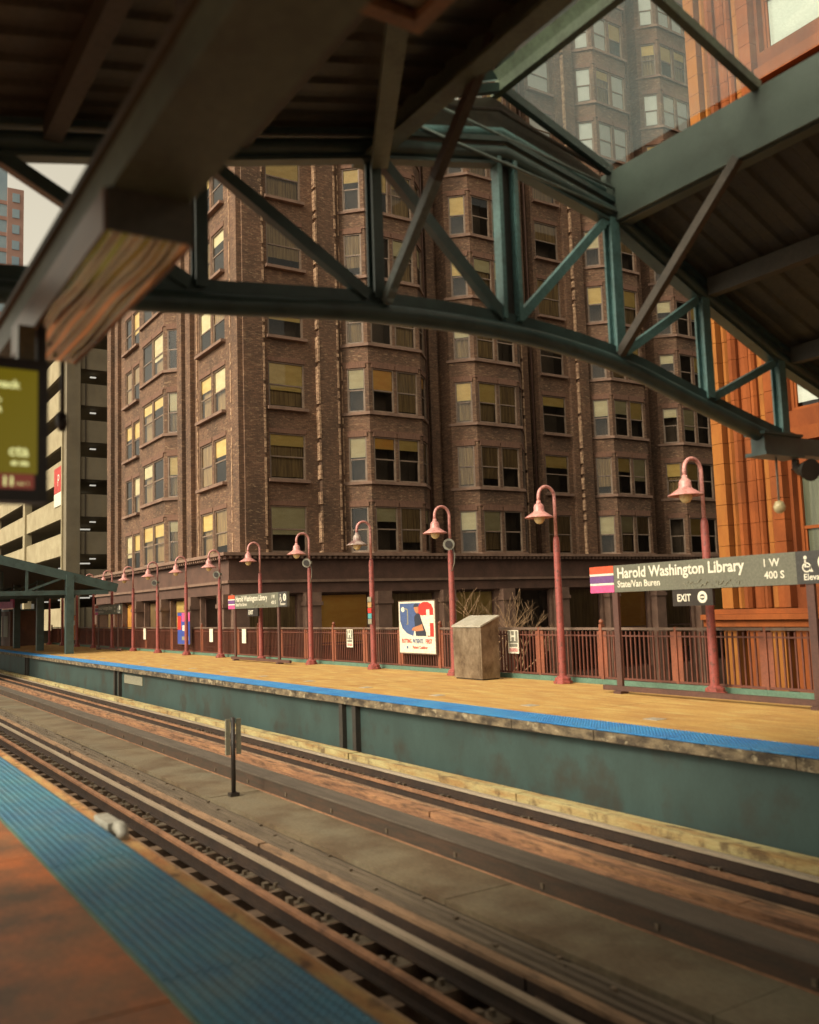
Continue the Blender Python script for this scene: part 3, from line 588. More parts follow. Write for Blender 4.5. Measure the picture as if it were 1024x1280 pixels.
# ------------------------------------------------------------------ things hung from the canopy
rw = thing('cable_raceway', 'long olive metal raceway beam running overhead along the near platform', 'raceway', (-1.5, 1.05, 3.3))
MB().box(-6.45, 6.0, 0.895, 1.205, 3.30, 3.46).build('trough', 'olive_steel', rw)
MB().box(-6.45, 6.0, 0.87, 1.23, 3.462, 3.50).build('lid', 'roof_under', rw)
for xx in (-3.0, 0.6, 4.2): MB().box(xx-0.03, xx+0.03, 1.02, 1.08, 3.50, roofz(1.05)-0.0).build('hanger', 'rod', rw)
sb_ = thing('steel_box', 'polished rippled steel box fixed under the overhead raceway', 'steel box', (-4.4, 1.03, 3.13))
MB().box(-5.38, -3.42, 0.885, 1.20, 3.135, 3.298).build('casing', 'ripple', sb_)
MB().box(-3.418, -3.40, 0.88, 1.21, 3.13, 3.298).build('end_cap', 'roof_under', sb_)
MB().box(-5.38, -3.42, 1.202, 1.215, 3.125, 3.298).build('side_trim', 'brown_panel', sb_)
MB().box(-5.38, -3.42, 0.868, 0.883, 3.128, 3.298).build('reflection_plate', 'brown_reflection', sb_)  # plate added over the casing side, a brown reflection put into its colour
ds = thing('train_display', 'hanging arrivals display with yellow-green screen facing along the platform', 'display', (-4.75, 0.6, 2.25))
MB().box(-4.86, -4.72, -0.05, 0.935, 2.25, 2.95).build('housing', 'black', ds)
MB().box(-4.72, -4.716, 0.0, 0.885, 2.385, 2.895).build('screen', 'screen', ds)
MB().box(-4.72, -4.716, 0.0, 0.872, 2.31, 2.383).build('ticker', 'screen_red', ds)
for xx, yy in ((-4.79, 0.9),): MB().box(-4.83, -4.75, 0.89, 0.93, 2.95, 3.133).build('hanger', 'black', ds)
MB().box(-4.84, -4.76, 0.80, 0.88, 2.95, 3.133).build('cable_duct', 'lens', ds)
for body, sz, yy, zz in (('rmack', 0.055, 0.80, 2.80), ('ab,', 0.055, 0.72, 2.735), ('ria', 0.055, 0.72, 2.68), ('ou', 0.045, 0.70, 2.62), ('cta', 0.075, 0.845, 2.47), ('at cta', 0.035, 0.845, 2.425)):
    text(body, sz, 'screen_text', ds, (-4.713, yy, zz), FACE_X, align='RIGHT', bold=0.002)
text('11', 0.06, 'screen_text', ds, (-4.713, 0.785, 2.325), FACE_X, align='RIGHT', bold=0.003)
text('min 1', 0.026, 'screen_text', ds, (-4.713, 0.85, 2.328), FACE_X, align='RIGHT')
hc = thing('hanging_camera', 'dark stick camera hanging beside the arrivals display', 'camera', (-5.5, 1.165, 2.75))
MB().tube([(-5.5, 1.165, 3.31), (-5.5, 1.165, 2.84)], 0.014, 8).build('rod', 'black', hc)
MB().lathe([(0.0, 0.09), (0.03, 0.08), (0.035, 0.02), (0.02, -0.02), (0, -0.025)], (-5.5, 1.165, 2.78), 12).build('head', 'black', hc)
hb = thing('hanging_globe', 'white globe camera hanging on a thin rod from the right end of the arch', 'camera', (TX, 9.26, 2.64))
MB().tube([(TX, 9.26, 3.28), (TX, 9.26, 2.74)], 0.012, 8).build('rod', 'rod_pale', hb)
MB().lathe([(0, 0.075), (0.045, 0.06), (0.07, 0.0), (0.06, -0.04), (0.03, -0.07), (0, -0.075)], (TX, 9.26, 2.69), 14).build('globe', 'bulb', hb)
hr = thing('horn_speaker', 'dark horn speaker under the end beam at the right picture edge', 'speaker', (TX, 9.62, 3.1), 'horn speakers')
MB().tube([(TX+0.02, 9.62, 3.14), (TX+0.24, 9.55, 3.10)], [0.05, 0.13], 16).build('horn', 'girder_dark', hr)
MB().box(TX-0.03, TX+0.03, 9.59, 9.65, 3.14, 3.26).build('bracket', 'girder_dark', hr)
cl = thing('ceiling_light', 'brown framed ceiling light at the top edge under the canopy', 'light', (-2.1, 1.9, 4.4))
MB().box(-3.5, -1.6, 1.75, 2.42, 4.56, 4.80).build('housing', 'roof_under', cl)
MB().box(-3.44, -1.66, 1.81, 2.36, 4.535, 4.56).build('diffuser', 'lens', cl)
b = MB().box(-3.57, -1.53, 1.70, 1.78, 4.50, 4.57).box(-3.57, -1.53, 2.36, 2.44, 4.50, 4.57).box(-3.57, -3.49, 1.78, 2.36, 4.50, 4.57).box(-1.61, -1.53, 1.78, 2.36, 4.50, 4.57)
b.build('frame', 'brown_panel', cl)
for xx in (-3.2, -1.9): MB().box(xx-0.02, xx+0.02, 2.05, 2.09, 4.8, roofz(2.07)+0.16).build('hanger', 'rod', cl)

# ------------------------------------------------------------------ lamps on the far platform
LX0, LS, LY = -10.97, 3.9226, 13.231
def make_lamp():
    t = local('platform_lamp', '', 'lamp', 'gooseneck lamps along the far platform')
    MB().lathe([(0.0, 0.0), (0.20, 0.0), (0.20, 0.05), (0.17, 0.06), (0.17, 0.11), (0.12, 0.14), (0.095, 0.16), (0, 0.16)], n=8, smooth=False).build('base', 'lamp_red', t)
    MB().lathe([(0.082, 0.14), (0.070, 2.95), (0.062, 3.03), (0.045, 3.08), (0, 3.09)], n=14).build('pole', 'lamp_red', t)
    pts = [(0, 0, 3.05), (0, 0, 3.92)]
    for i in range(1, 13):
        a = math.pi*i/12; pts.append((0, -0.22+0.22*math.cos(a), 3.92+0.225*math.sin(a)))
    pts.append((0, -0.44, 3.82))
    MB().tube(pts, 0.036, 10).build('gooseneck', 'lamp_pink', t)
    s = MB().lathe([(0.0, 0.37), (0.045, 0.365), (0.05, 0.31), (0.085, 0.285), (0.108, 0.24), (0.112, 0.15), (0.13, 0.125), (0.215, 0.07), (0.305, 0.012), (0.31, 0.0), (0.295, 0.0), (0.12, 0.10), (0.0, 0.11)], (0, -0.44, 3.47), 22).build('shade', 'lamp_pink', t)
    MB().lathe([(0.10, 0.08), (0.115, 0.0), (0.105, -0.06), (0.065, -0.115), (0, -0.135)], (0, -0.44, 3.47), 16).build('globe', 'bulb', s)
    return t
lamp0 = make_lamp()
LAB = ['gooseneck lamp behind the nearest station name sign at right', 'gooseneck lamp standing alone right of the steel cabinet', 'gooseneck lamp with a horn speaker behind the steel cabinet',
       'gooseneck lamp with coloured stickers left of the cross poster', 'gooseneck lamp with a horn speaker right of the middle name sign', 'gooseneck lamp between the posts of the middle name sign',
       'gooseneck lamp with a horn speaker at the left end of the middle name sign', 'gooseneck lamp beside the blue poster board']
for i in range(15):
    o = lamp0 if i == 0 else copy_tree(lamp0)
    o.location = (LX0-LS*i, LY, 0.004)
    o['label'] = LAB[i] if i < len(LAB) else ORD[i] + ' gooseneck lamp counted from the right along the far platform'
    if i == 3: [setattr(c.material_slots[0], 'link', 'OBJECT') or setattr(c.material_slots[0], 'material', M['lamp_worn']) for c in o.children if c.name.startswith('shade')]
for i, lb in ((2, 'grey horn speaker clamped to the lamp pole above the steel cabinet'), (4, 'grey horn speaker on the lamp pole right of the middle name sign'), (6, 'grey horn speaker on the lamp pole at the left end of the middle name sign'), (8, 'grey horn speaker on the ninth lamp pole from the right')):
    xx = LX0-LS*i; t = thing('horn_speaker', lb, 'speaker', (xx, LY, 3.1), 'horn speakers')
    MB().tube([(xx+0.06, LY-0.04, 3.22), (xx+0.2, LY-0.16, 3.2), (xx+0.28, LY-0.24, 3.19)], [0.06, 0.09, 0.145], 18).build('horn', 'horn', t)
    MB().tube([(xx+0.285, LY-0.243, 3.19), (xx+0.30, LY-0.255, 3.19)], 0.09, 14).build('throat', 'black', t)
    MB().tube([(xx+0.15, LY-0.02, 3.12), (xx+0.24, LY-0.04, 2.95), (xx+0.2, LY-0.03, 2.75), (xx+0.075, LY-0.02, 2.55)], 0.014, 6).build('cable', 'horn', t)
    MB().box(xx-0.06, xx+0.09, LY-0.06, LY+0.06, 3.17, 3.26).build('clamp', 'horn', t)
st = thing('sticker_stack', 'column of small coloured stickers on the lamp pole left of the cross poster', 'stickers', (LX0-LS*3, LY-0.08, 1.25))
for k, mt in enumerate(('scuff', 'stick_teal', 'poster_red', 'stick_amber', 'scuff')):
    xx = LX0-LS*3; MB().box(xx-0.10, xx+0.10, LY-0.098, LY-0.088, 1.26+k*0.155, 1.40+k*0.155).build('sticker', mt, st)

# ------------------------------------------------------------------ railing along the back of the far platform
RY, PL = 13.60, 1.957
bal = MB().box(-0.014, 0.014, -0.014, 0.014, 0.155, 1.075).mesh('baluster', 'rail_brown')
balw = MB().box(-0.05, 0.05, -0.012, 0.012, 0.155, 1.075).mesh('flat_baluster', 'rail_bright')
topm = MB().box(0.026, PL-0.026, -0.035, 0.035, 1.10, 1.15).mesh('top_rail', 'rail_top')
midm = MB().box(0.026, PL-0.026, -0.02, 0.02, 0.97, 1.0).mesh('mid_rail', 'rail_brown')
botm = MB().box(0.026, PL-0.026, -0.02, 0.02, 0.115, 0.155).mesh('bottom_rail', 'rail_brown')
kickm = MB().box(0.0, PL-0.004, -0.05, -0.02, 0.0, 0.105).mesh('kick_plate', 'kick')
pst = MB().box(-0.025, 0.025, -0.03, 0.03, 0.0, 1.16).mesh('post', 'rail_bright')
pb = MB().box(-0.04, 0.04, -0.045, 0.045, 0.0, 1.22); pb.lathe([(0.02, 1.22), (0.05, 1.25), (0.05, 1.29), (0.0, 1.33)], n=10); pstc = pb.mesh('post', 'rail_bright')
far_bal = MB()
for q in range(15): far_bal.box(0.16+q*0.1169-0.014, 0.16+q*0.1169+0.014, -0.014, 0.014, 0.155, 1.075)
far_bal = far_bal.mesh('baluster_row', 'rail_brown')
for i in range(31):
    xr = -14.06 + 4*PL - i*PL      # right end post of this panel
    t = thing('railing', f'{ORD[i] if i < 30 else "leftmost"} red-brown railing section from the right at the back of the far platform' if i < 30 else 'leftmost red-brown railing section in shade under the distant canopy', 'railing', (xr-PL, RY, 0.0), 'railing sections of the far platform')
    inst('top_rail', topm, t, (0, 0, 0)); inst('mid_rail', midm, t, (0, 0, 0)); inst('bottom_rail', botm, t, (0, 0, 0)); inst('kick_plate', kickm, t, (0, 0, 0))
    inst('post', pstc if (i-3) % 3 == 0 else pst, t, (0, 0, 0))
    inst('flat_baluster', balw, t, (0.085, 0, 0)); inst('flat_baluster', balw, t, (PL-0.085, 0, 0))
    if i < 16:
        for q in range(14): inst('baluster', bal, t, (0.215+q*0.1175, 0, 0))
    else: stuff(inst('baluster_row', far_bal, t, (0, 0, 0)))

# ------------------------------------------------------------------ signs and furniture on the far platform
def name_sign(x0, x1, posts, y, label, zb=1.84, zt=2.33, full=True):
    t = thing('station_name_sign', label, 'sign', ((x0+x1)/2, y, 0.0), 'station name signs')
    bd = MB().box(x0, x1, y-0.04, y+0.04, zb, zt).build('board', 'sign_grey', t)
    h = zt-zb; fw = 0.62; yf = y-0.043
    for q, (a, c, mt) in enumerate(((0.72, 1.0, 'line_red'), (0.36, 0.64, 'line_purple'), (0.0, 0.28, 'line_pink'))):
        MB().box(x0, x0+fw, yf-0.004, yf+0.002, zb+a*h, zb+c*h).build('colour_stripe', mt, t)
    for a, c in ((0.64, 0.72), (0.28, 0.36)): MB().box(x0, x0+fw, yf-0.003, yf+0.002, zb+a*h+0.001, zb+c*h-0.001).build('white_stripe', 'white', t)
    tx = x0+fw+0.09
    text('Harold Washington Library', 0.268, 'white', t, (tx, yf-0.003, zb+0.52*h), FACE_T, sx=0.93, bold=0.006)
    text('State/Van Buren', 0.168, 'white', t, (tx, yf-0.003, zb+0.18*h), FACE_T, sx=0.93, bold=0.003)
    text('1 W', 0.17, 'white', t, (x1-(1.10 if full else 1.05), yf-0.003, zb+0.60*h), FACE_T, align='CENTER', bold=0.003)
    text('400 S', 0.16, 'white', t, (x1-(1.05 if full else 1.05), yf-0.003, zb+0.22*h), FACE_T, align='CENTER', bold=0.003)
    # dark pictogram panel
    MB().box(x1-0.66, x1, yf-0.004, yf+0.002, zb+0.001, zt-0.001).build('pictogram_panel', 'sign_dark', t)
    px = x1-0.50; b = MB(); yy = yf-0.006
    b.lathe([(0.0, 0), (0.03, 0)], n=8)
    b = MB()
    def disc(cx, cz, r0, r1, n=16):
        for k in range(n):
            a, c = 2*math.pi*k/n, 2*math.pi*(k+1)/n
            b.face([(cx+r0*math.cos(a), yy, cz+r0*math.sin(a)), (cx+r1*math.cos(a), yy, cz+r1*math.sin(a)), (cx+r1*math.cos(c), yy, cz+r1*math.sin(c)), (cx+r0*math.cos(c), yy, cz+r0*math.sin(c))])
    disc(px, zb+0.80*h, 0.0, 0.028); disc(px+0.015, zb+0.50*h, 0.055, 0.075)
    b.face([(px-0.02, yy, zb+0.5*h), (px+0.01, yy, zb+0.5*h), (px+0.01, yy, zb+0.73*h), (px-0.02, yy, zb+0.73*h)])
    b.face([(px, yy, zb+0.50*h), (px+0.09, yy, zb+0.50*h), (px+0.09, yy, zb+0.54*h), (px, yy, zb+0.54*h)])
    b.face([(px+0.07, yy, zb+0.36*h), (px+0.12, yy, zb+0.36*h), (px+0.09, yy, zb+0.50*h), (px+0.065, yy, zb+0.50*h)])
    disc(x1-0.18, zb+0.63*h, 0.05, 0.12, 18)
    b.face([(x1-0.24, yy-0.001, zb+0.61*h), (x1-0.12, yy-0.001, zb+0.61*h), (x1-0.12, yy-0.001, zb+0.66*h), (x1-0.24, yy-0.001, zb+0.66*h)])
    b.build('pictogram', 'white', t)
    text('Elevator', 0.13, 'white', t, (x1-0.33, yf-0.006, zb+0.12*h), FACE_T, align='CENTER', bold=0.002)
    if full:
        b = MB()
        for k in range(26):
            cx = x0+2.25+k*0.045; cz = zb+0.13*h+rnd.uniform(-0.03, 0.05); b.bar((cx, yf-0.003, cz), (cx+rnd.uniform(0.0, 0.07), yf-0.003, cz+rnd.uniform(-0.05, 0.08)), 0.006, 0.016, up=(0, 1, 0))
        b.build('graffiti', 'scuff', t)
    for xp in posts: MB().box(xp-0.065, xp+0.065, y-0.028, y+0.028, 0.0, zb).build('post', 'post_brown', t)
    for xp in posts: MB().box(xp-0.09, xp+0.09, y-0.1, y+0.1, 0.0, 0.05).build('foot', 'post_brown', t)
    MB().box(x0+0.2, x1+0.1, y-0.05, y+0.03, 0.052, 0.14).build('base_rail', 'post_brown', t)
    return t
SY = 12.42
name_sign(-13.03, -7.95, (-12.42, -8.42), SY, 'large grey station name sign with red, purple and pink stripes at right')
name_sign(-32.3, -27.25, (-31.75, -28.0), 12.75, 'smaller looking station name sign in the middle distance left of centre')
name_sign(-51.6, -46.6, (-51.0, -47.2), 12.75, 'farthest tiny station name sign near the distant canopy')
ex = thing('direction_sign', 'small black sign with white arrow hanging below the large station name sign', 'sign', (-10.62, SY, 1.57), 'direction signs')
MB().box(-11.05, -10.2, SY-0.03, SY+0.03, 1.56, 1.838).build('plate', 'black', ex)
text('EXIT', 0.17, 'white', ex, (-10.95, SY-0.034, 1.64), FACE_T, sx=0.85, bold=0.004)
b = MB()
for k in range(16):
    a, c = 2*math.pi*k/16, 2*math.pi*(k+1)/16
    b.face([(-10.41+q*math.cos(g), SY-0.034, 1.70+q*math.sin(g)) for q, g in ((0.05, a), (0.10, a), (0.10, c), (0.05, c))])
b.face([(-10.45, SY-0.035, 1.685), (-10.37, SY-0.035, 1.685), (-10.37, SY-0.035, 1.715), (-10.45, SY-0.035, 1.715)]); b.build('arrow', 'white', ex)
ex2 = thing('direction_sign', 'small dark sign with white marks below the middle station name sign', 'sign', (-30.0, 12.75, 1.57), 'direction signs')
MB().box(-30.55, -29.65, 12.72, 12.78, 1.56, 1.838).build('plate', 'black', ex2)
text('EXIT', 0.2, 'white', ex2, (-30.45, 12.715, 1.63), FACE_T, bold=0.004)
# steel cabinet
cb = thing('steel_cabinet', 'scratched stainless steel cabinet with sloping pale lid on the far platform', 'cabinet', (-17.45, 12.97, 0.0))
cx0, cx1, cy0, cy1 = -18.02, -16.93, 12.66, 13.16
b = MB(); b.v = [(cx0, cy0, 0.03), (cx1, cy0, 0.03), (cx1, cy1, 0.03), (cx0, cy1, 0.03), (cx0, cy0, 1.18), (cx1, cy0, 1.18), (cx1, cy1, 1.40), (cx0, cy1, 1.40)]
b.f = [(0, 3, 2, 1), (0, 1, 5, 4), (1, 2, 6, 5), (2, 3, 7, 6), (3, 0, 4, 7), (4, 5, 6, 7)]; b.m = [0]*6; b.sm = [False]*6; b.build('body', 'stainless', cb)
b = MB(); e = 0.025; b.v = [(cx0-e, cy0-e, 1.19), (cx1+e, cy0-e, 1.19), (cx1+e, cy1+e, 1.415), (cx0-e, cy1+e, 1.415), (cx0-e, cy0-e, 1.225), (cx1+e, cy0-e, 1.225), (cx1+e, cy1+e, 1.45), (cx0-e, cy1+e, 1.45)]
b.f = [(0, 3, 2, 1), (4, 5, 6, 7), (0, 1, 5, 4), (1, 2, 6, 5), (2, 3, 7, 6), (3, 0, 4, 7)]; b.m = [0]*6; b.sm = [False]*6; b.build('lid', 'steel_lid', cb)
MB().box(cx0+0.03, cx1-0.03, cy0+0.03, cy1-0.03, 0.0, 0.03).build('plinth', 'black', cb)
MB().box(cx0+0.06, cx1-0.06, cy0-0.008, cy0+0.002, 0.09, 1.12).build('door', 'stainless', cb)
text('NOTICE', 0.12, 'scuff', cb, (-17.75, 12.80, 1.29), (R(20), 0, 0), bold=0.003)
# cross poster on the railing
po = thing('poster_board', 'white framed poster with red shape and white cross on the railing', 'poster', (-20.8, 13.5, 0.46), 'poster boards')
px0, px1, pz0, pz1, py = -21.72, -19.98, 0.48, 1.84, 13.48
MB().box(px0-0.03, px1+0.03, py, py+0.06, pz0-0.03, pz1+0.03).build('frame', 'rail_top', po)
MB().box(px0, px1, py-0.006, py, pz0, pz1).build('sheet', 'poster_white', po)
def flat(pts, mt, d, nm='print'):
    b = MB(); b.face([(px0+u*(px1-px0), py-0.006-d, pz0+v*(pz1-pz0)) for u, v in pts]); return b.build(nm, mt, po)
flat([(0.03, 0.97), (0.03, 0.62), (0.10, 0.47), (0.22, 0.38), (0.40, 0.33), (0.62, 0.97)], 'poster_blue', 0.002)
arc = [(0.97, 0.32), (0.97, 0.85), (0.92, 0.94), (0.82, 0.985), (0.70, 0.985), (0.60, 0.95), (0.54, 0.86), (0.56, 0.75), (0.78, 0.70), (0.80, 0.32)]
flat(arc, 'poster_red', 0.003)
flat([(0.68, 0.73), (0.78, 0.73), (0.78, 0.84), (0.87, 0.84), (0.87, 0.73), (0.97, 0.73), (0.97, 0.58), (0.87, 0.58), (0.87, 0.34), (0.78, 0.34), (0.78, 0.58), (0.68, 0.58)], 'poster_white', 0.004)
flat([(0.48, 0.33), (0.46, 0.50), (0.44, 0.70), (0.52, 0.78), (0.60, 0.76), (0.66, 0.60), (0.76, 0.40), (0.76, 0.33)], 'poster_navy', 0.005)
flat([(0.47, 0.80), (0.44, 0.88), (0.50, 0.94), (0.57, 0.90), (0.57, 0.80), (0.53, 0.76)], 'poster_skin', 0.006)
flat([(0.43, 0.89), (0.46, 0.955), (0.55, 0.955), (0.58, 0.90)], 'poster_navy', 0.007)
flat([(0.36, 0.44), (0.40, 0.49), (0.66, 0.56), (0.70, 0.44), (0.50, 0.42)], 'poster_skin', 0.008)
flat([(0.20, 0.55), (0.27, 0.55), (0.27, 0.85), (0.20, 0.88), (0.18, 0.86), (0.24, 0.83), (0.24, 0.58)], 'scuff', 0.0035)
flat([(0.07, 0.83), (0.10, 0.80), (0.14, 0.80), (0.17, 0.83), (0.17, 0.87), (0.14, 0.90), (0.10, 0.90), (0.07, 0.87)], 'poster_white', 0.0035)
for q, (s_, mt, cx) in enumerate((('PUTTING', 'poster_red', 0.21), ('PATIENTS', 'poster_blue', 0.53), ('FIRST', 'poster_red', 0.83))):
    text(s_, 0.155, mt, po, (px0+cx*(px1-px0), py-0.012, pz0+0.19*(pz1-pz0)), FACE_T, align='CENTER', sx=0.74 if q != 2 else 0.86, bold=0.004)
text('Patient Coalition', 0.105, 'poster_red', po, (px0+0.58*(px1-px0), py-0.012, pz0+0.085*(pz1-pz0)), FACE_T, align='CENTER', bold=0.002)
flat([(0.20, 0.08), (0.20, 0.13), (0.25, 0.13), (0.25, 0.08)], 'poster_blue', 0.003)
# blue poster boards farther along
def ad(x0, x1, y, z0, z1, label, parts):
    t = thing('poster_board', label, 'poster', ((x0+x1)/2, y, z0), 'poster boards')
    MB().box(x0-0.03, x1+0.03, y, y+0.06, z0-0.03, z1+0.03).build('frame', 'rail_top', t)
    for u0, u1, v0, v1, mt, d in parts: MB().box(x0+u0*(x1-x0), x0+u1*(x1-x0), y-0.006-d, y-0.001, z0+v0*(z1-z0), z0+v1*(z1-z0)).build('print', mt, t)
ad(-40.1, -38.5, 13.42, 0.44, 1.78, 'blue and red poster board beside the eighth lamp', ((0, 1, 0, 1, 'ad_blue', 0), (0.35, 1, 0.72, 1, 'line_pink', 0.003), (0.0, 0.3, 0.45, 0.9, 'poster_red', 0.003), (0.4, 0.85, 0.42, 0.60, 'white', 0.003), (0.35, 0.9, 0.12, 0.24, 'scuff', 0.003)))
ad(-60.8, -59.0, 13.42, 0.39, 1.86, 'narrow orange poster at the far end of the railing', ((0, 1, 0, 1, 'ad_orange', 0), (0.2, 0.8, 0.6, 0.8, 'white', 0.003)))
def notice(xc, label, h_sign):
    t = thing('railing_notice', label, 'notice', (xc, 13.53, 0.55), 'small notices on the railing')
    MB().box(xc-0.19, xc+0.19, 13.53, 13.545, 0.56, 1.09).build('plate', 'white', t)
    if h_sign:
        MB().box(xc-0.17, xc+0.17, 13.526, 13.531, 0.80, 1.07).build('grey_field', 'horn', t)
        text('H', 0.30, 'white', t, (xc, 13.522, 0.85), FACE_T, align='CENTER', bold=0.008)
        MB().box(xc-0.15, xc+0.15, 13.526, 13.531, 0.71, 0.78).build('grey_bar', 'horn', t)
        MB().box(xc-0.15, xc+0.15, 13.526, 13.531, 0.60, 0.68).build('pink_bar', 'lamp_pink', t)
notice(-16.87, 'white notice lettered H on the railing right of the steel cabinet', True)
notice(-24.66, 'white notice lettered H on the railing left of the stickered lamp', True)
notice(-32.87, 'small white notice on the railing under the middle name sign', False)
notice(-36.31, 'small white notice on the railing just left of the middle name sign', False)
notice(-45.39, 'small white notice on the railing between the blue poster and the farthest name sign', False)

# ------------------------------------------------------------------ bare tree in the street
def bare_tree(x, y, top, label):
    t = thing('bare_tree', label, 'tree', (x, y, STREET)); tk = MB(); br = MB()
    tk.tube([(x, y, STREET), (x+0.05, y, -3.5), (x, y+0.05, -1.0), (x+0.03, y, -0.3)], [0.16, 0.13, 0.10, 0.08], 9)
    def grow(p, d, l, r, dep, mb):
        pts = [p]; q = p.copy(); dd = d.copy()
        for k in range(4):
            dd = (dd + Vector((rnd.uniform(-.18, .18), rnd.uniform(-.18, .18), rnd.uniform(-.05, .14)))).normalized(); q = q + dd*l/4; pts.append(q.copy())
        mb.tube(pts, [r, r*0.9, r*0.78, r*0.68, r*0.55], 6 if dep < 2 else 4)
        if dep >= 4 or q.z > top-0.1: return
        for k in range(rnd.choice((2, 3, 3))):
            a = rnd.uniform(0, 6.28); nd = (dd*0.75 + Vector((math.cos(a)*0.75, math.sin(a)*0.55, rnd.uniform(0.0, 0.4)))).normalized()
            grow(pts[rnd.choice((2, 3, 4, 4))], nd, l*rnd.uniform(0.62, 0.85), r*0.58, dep+1, br)
    for k in range(5):
        a = k*1.26+rnd.uniform(-.3, .3); grow(Vector((x+0.03, y, -0.45+rnd.uniform(-0.5, 0.0))), Vector((math.cos(a)*0.9, math.sin(a)*0.55, 0.85)).normalized(), 1.15, 0.034, 0, br)
    tk.build('trunk', 'branch', t); stuff(br.build('branches', 'branch', t))
bare_tree(-20.6, 16.0, 2.0, 'bare leafless street tree whose pale branches rise behind the steel cabinet')

# ------------------------------------------------------------------ facades
def facade(mb, p0, p1, z0, z1, ops, rev=0.22, inn=None, mi=0):
    d = Vector((p1[0]-p0[0], p1[1]-p0[1], 0)); L = d.length; d /= L; n = Vector((d.y, -d.x, 0)); o = Vector((p0[0], p0[1], 0))
    P = lambda u, z, dep=0.0: tuple(o + d*u - n*dep + Vector((0, 0, z)))
    us = sorted({0, L, *[x for q in ops for x in q[:2]]}); zs = sorted({z0, z1, *[x for q in ops for x in q[2:]]})
    for a, c in zip(us[:-1], us[1:]):
        run = None
        for e, f in zip(zs[:-1], zs[1:]):
            hole = any(q[0]-1e-6 <= (a+c)/2 <= q[1]+1e-6 and q[2] <= (e+f)/2 <= q[3] for q in ops)
            if hole:
                if run is not None: mb.face([P(a, run), P(c, run), P(c, e), P(a, e)], mi); run = None
            elif run is None: run = e
        if run is not None: mb.face([P(a, run), P(c, run), P(c, z1), P(a, z1)], mi)
    for q in ops:
        u0, u1, a, c = q
        for pts in ([P(u0, a), P(u0, c), P(u0, c, rev), P(u0, a, rev)], [P(u1, a, rev), P(u1, c, rev), P(u1, c), P(u1, a)],
                    [P(u0, a), P(u0, a, rev), P(u1, a, rev), P(u1, a)], [P(u0, c, rev), P(u0, c), P(u1, c), P(u1, c, rev)]): mb.face(pts, mi)
    if inn is not None and ops:
        for q in ops:
            u0, u1, a, c = q; D = rev+0.8
            inn.face([P(u0, a, D), P(u1, a, D), P(u1, c, D), P(u0, c, D)])
            for pts in ([P(u0, a, rev), P(u0, c, rev), P(u0, c, D), P(u0, a, D)], [P(u1, a, D), P(u1, c, D), P(u1, c, rev), P(u1, a, rev)],
                        [P(u0, a, rev), P(u0, a, D), P(u1, a, D), P(u1, a, rev)], [P(u0, c, D), P(u0, c, rev), P(u1, c, rev), P(u1, c, D)]): inn.face(pts)
    return lambda u, z, dep=0.0: P(u, z, dep), math.atan2(n.x, -n.y)
WCACHE = {}
def win_meshes(wd, ht, frame='sash', sill='brownstone', lintel='brick_red', mull=False):
    k = (round(wd, 2), round(ht, 2), frame, sill, mull)
    if k in WCACHE: return WCACHE[k]
    f = 0.07; b = MB(); W = wd/2
    b.box(-W, -W+f, -0.05, 0.05, 0, ht).box(W-f, W, -0.05, 0.05, 0, ht).box(-W+f, W-f, -0.05, 0.05, ht-f, ht).box(-W+f, W-f, -0.05, 0.05, 0, f+0.03)
    b.box(-W+f, W-f, -0.03, 0.05, ht*0.50-0.035, ht*0.50+0.035)
    b.box(-W+f, -W+f+0.05, -0.01, 0.05, f+0.03, ht*0.5-0.035).box(W-f-0.05, W-f, -0.01, 0.05, f+0.03, ht*0.5-0.035)
    if mull: b.box(-0.02, 0.02, -0.02, 0.05, ht*0.5+0.035, ht-f)
    fm = b.mesh('window', frame)
    b = MB(); b.face([(-W+f, 0.0, f), (W-f, 0.0, f), (W-f, 0.0, ht-f), (-W+f, 0.0, ht-f)]); pm_ = b.mesh('pane', 'pane')
    sm_ = MB().box(-W-0.12, W+0.12, -0.36, 0.05, -0.16, -0.002).mesh('sill', sill)
    lm_ = MB().box(-W-0.05, W+0.05, -0.12, -0.03, ht+0.012, ht+0.25).mesh('lintel', lintel)
    bl = {}
    for mt in ('blind_y', 'blind_o', 'blind_c', 'curtain', 'blind_sky_pale', 'blind_sky_top', 'curtain_green'):
        for fr in (0.25, 0.32, 0.38, 0.45, 0.52, 0.62, 0.8, 0.95):
            b = MB(); n = 8 if mt == 'curtain' else 3
            x0, x1, za, zb = -W+f, W-f, ht-f-fr*(ht-2*f), ht-f
            for q in range(n):
                ya = 0.035 + (0.03*(q % 2) if mt == 'curtain' else 0.006*(q % 2)); yb = 0.035 + (0.03*((q+1) % 2) if mt == 'curtain' else 0.006*((q+1) % 2))
                b.face([(x0+(x1-x0)*q/n, ya, za), (x0+(x1-x0)*(q+1)/n, yb, za), (x0+(x1-x0)*(q+1)/n, yb, zb), (x0+(x1-x0)*q/n, ya, zb)])
            bl[mt, fr] = b.mesh('blind', mt)
    WCACHE[k] = (fm, pm_, sm_, lm_, bl); return WCACHE[k]
wr = random.Random(11)
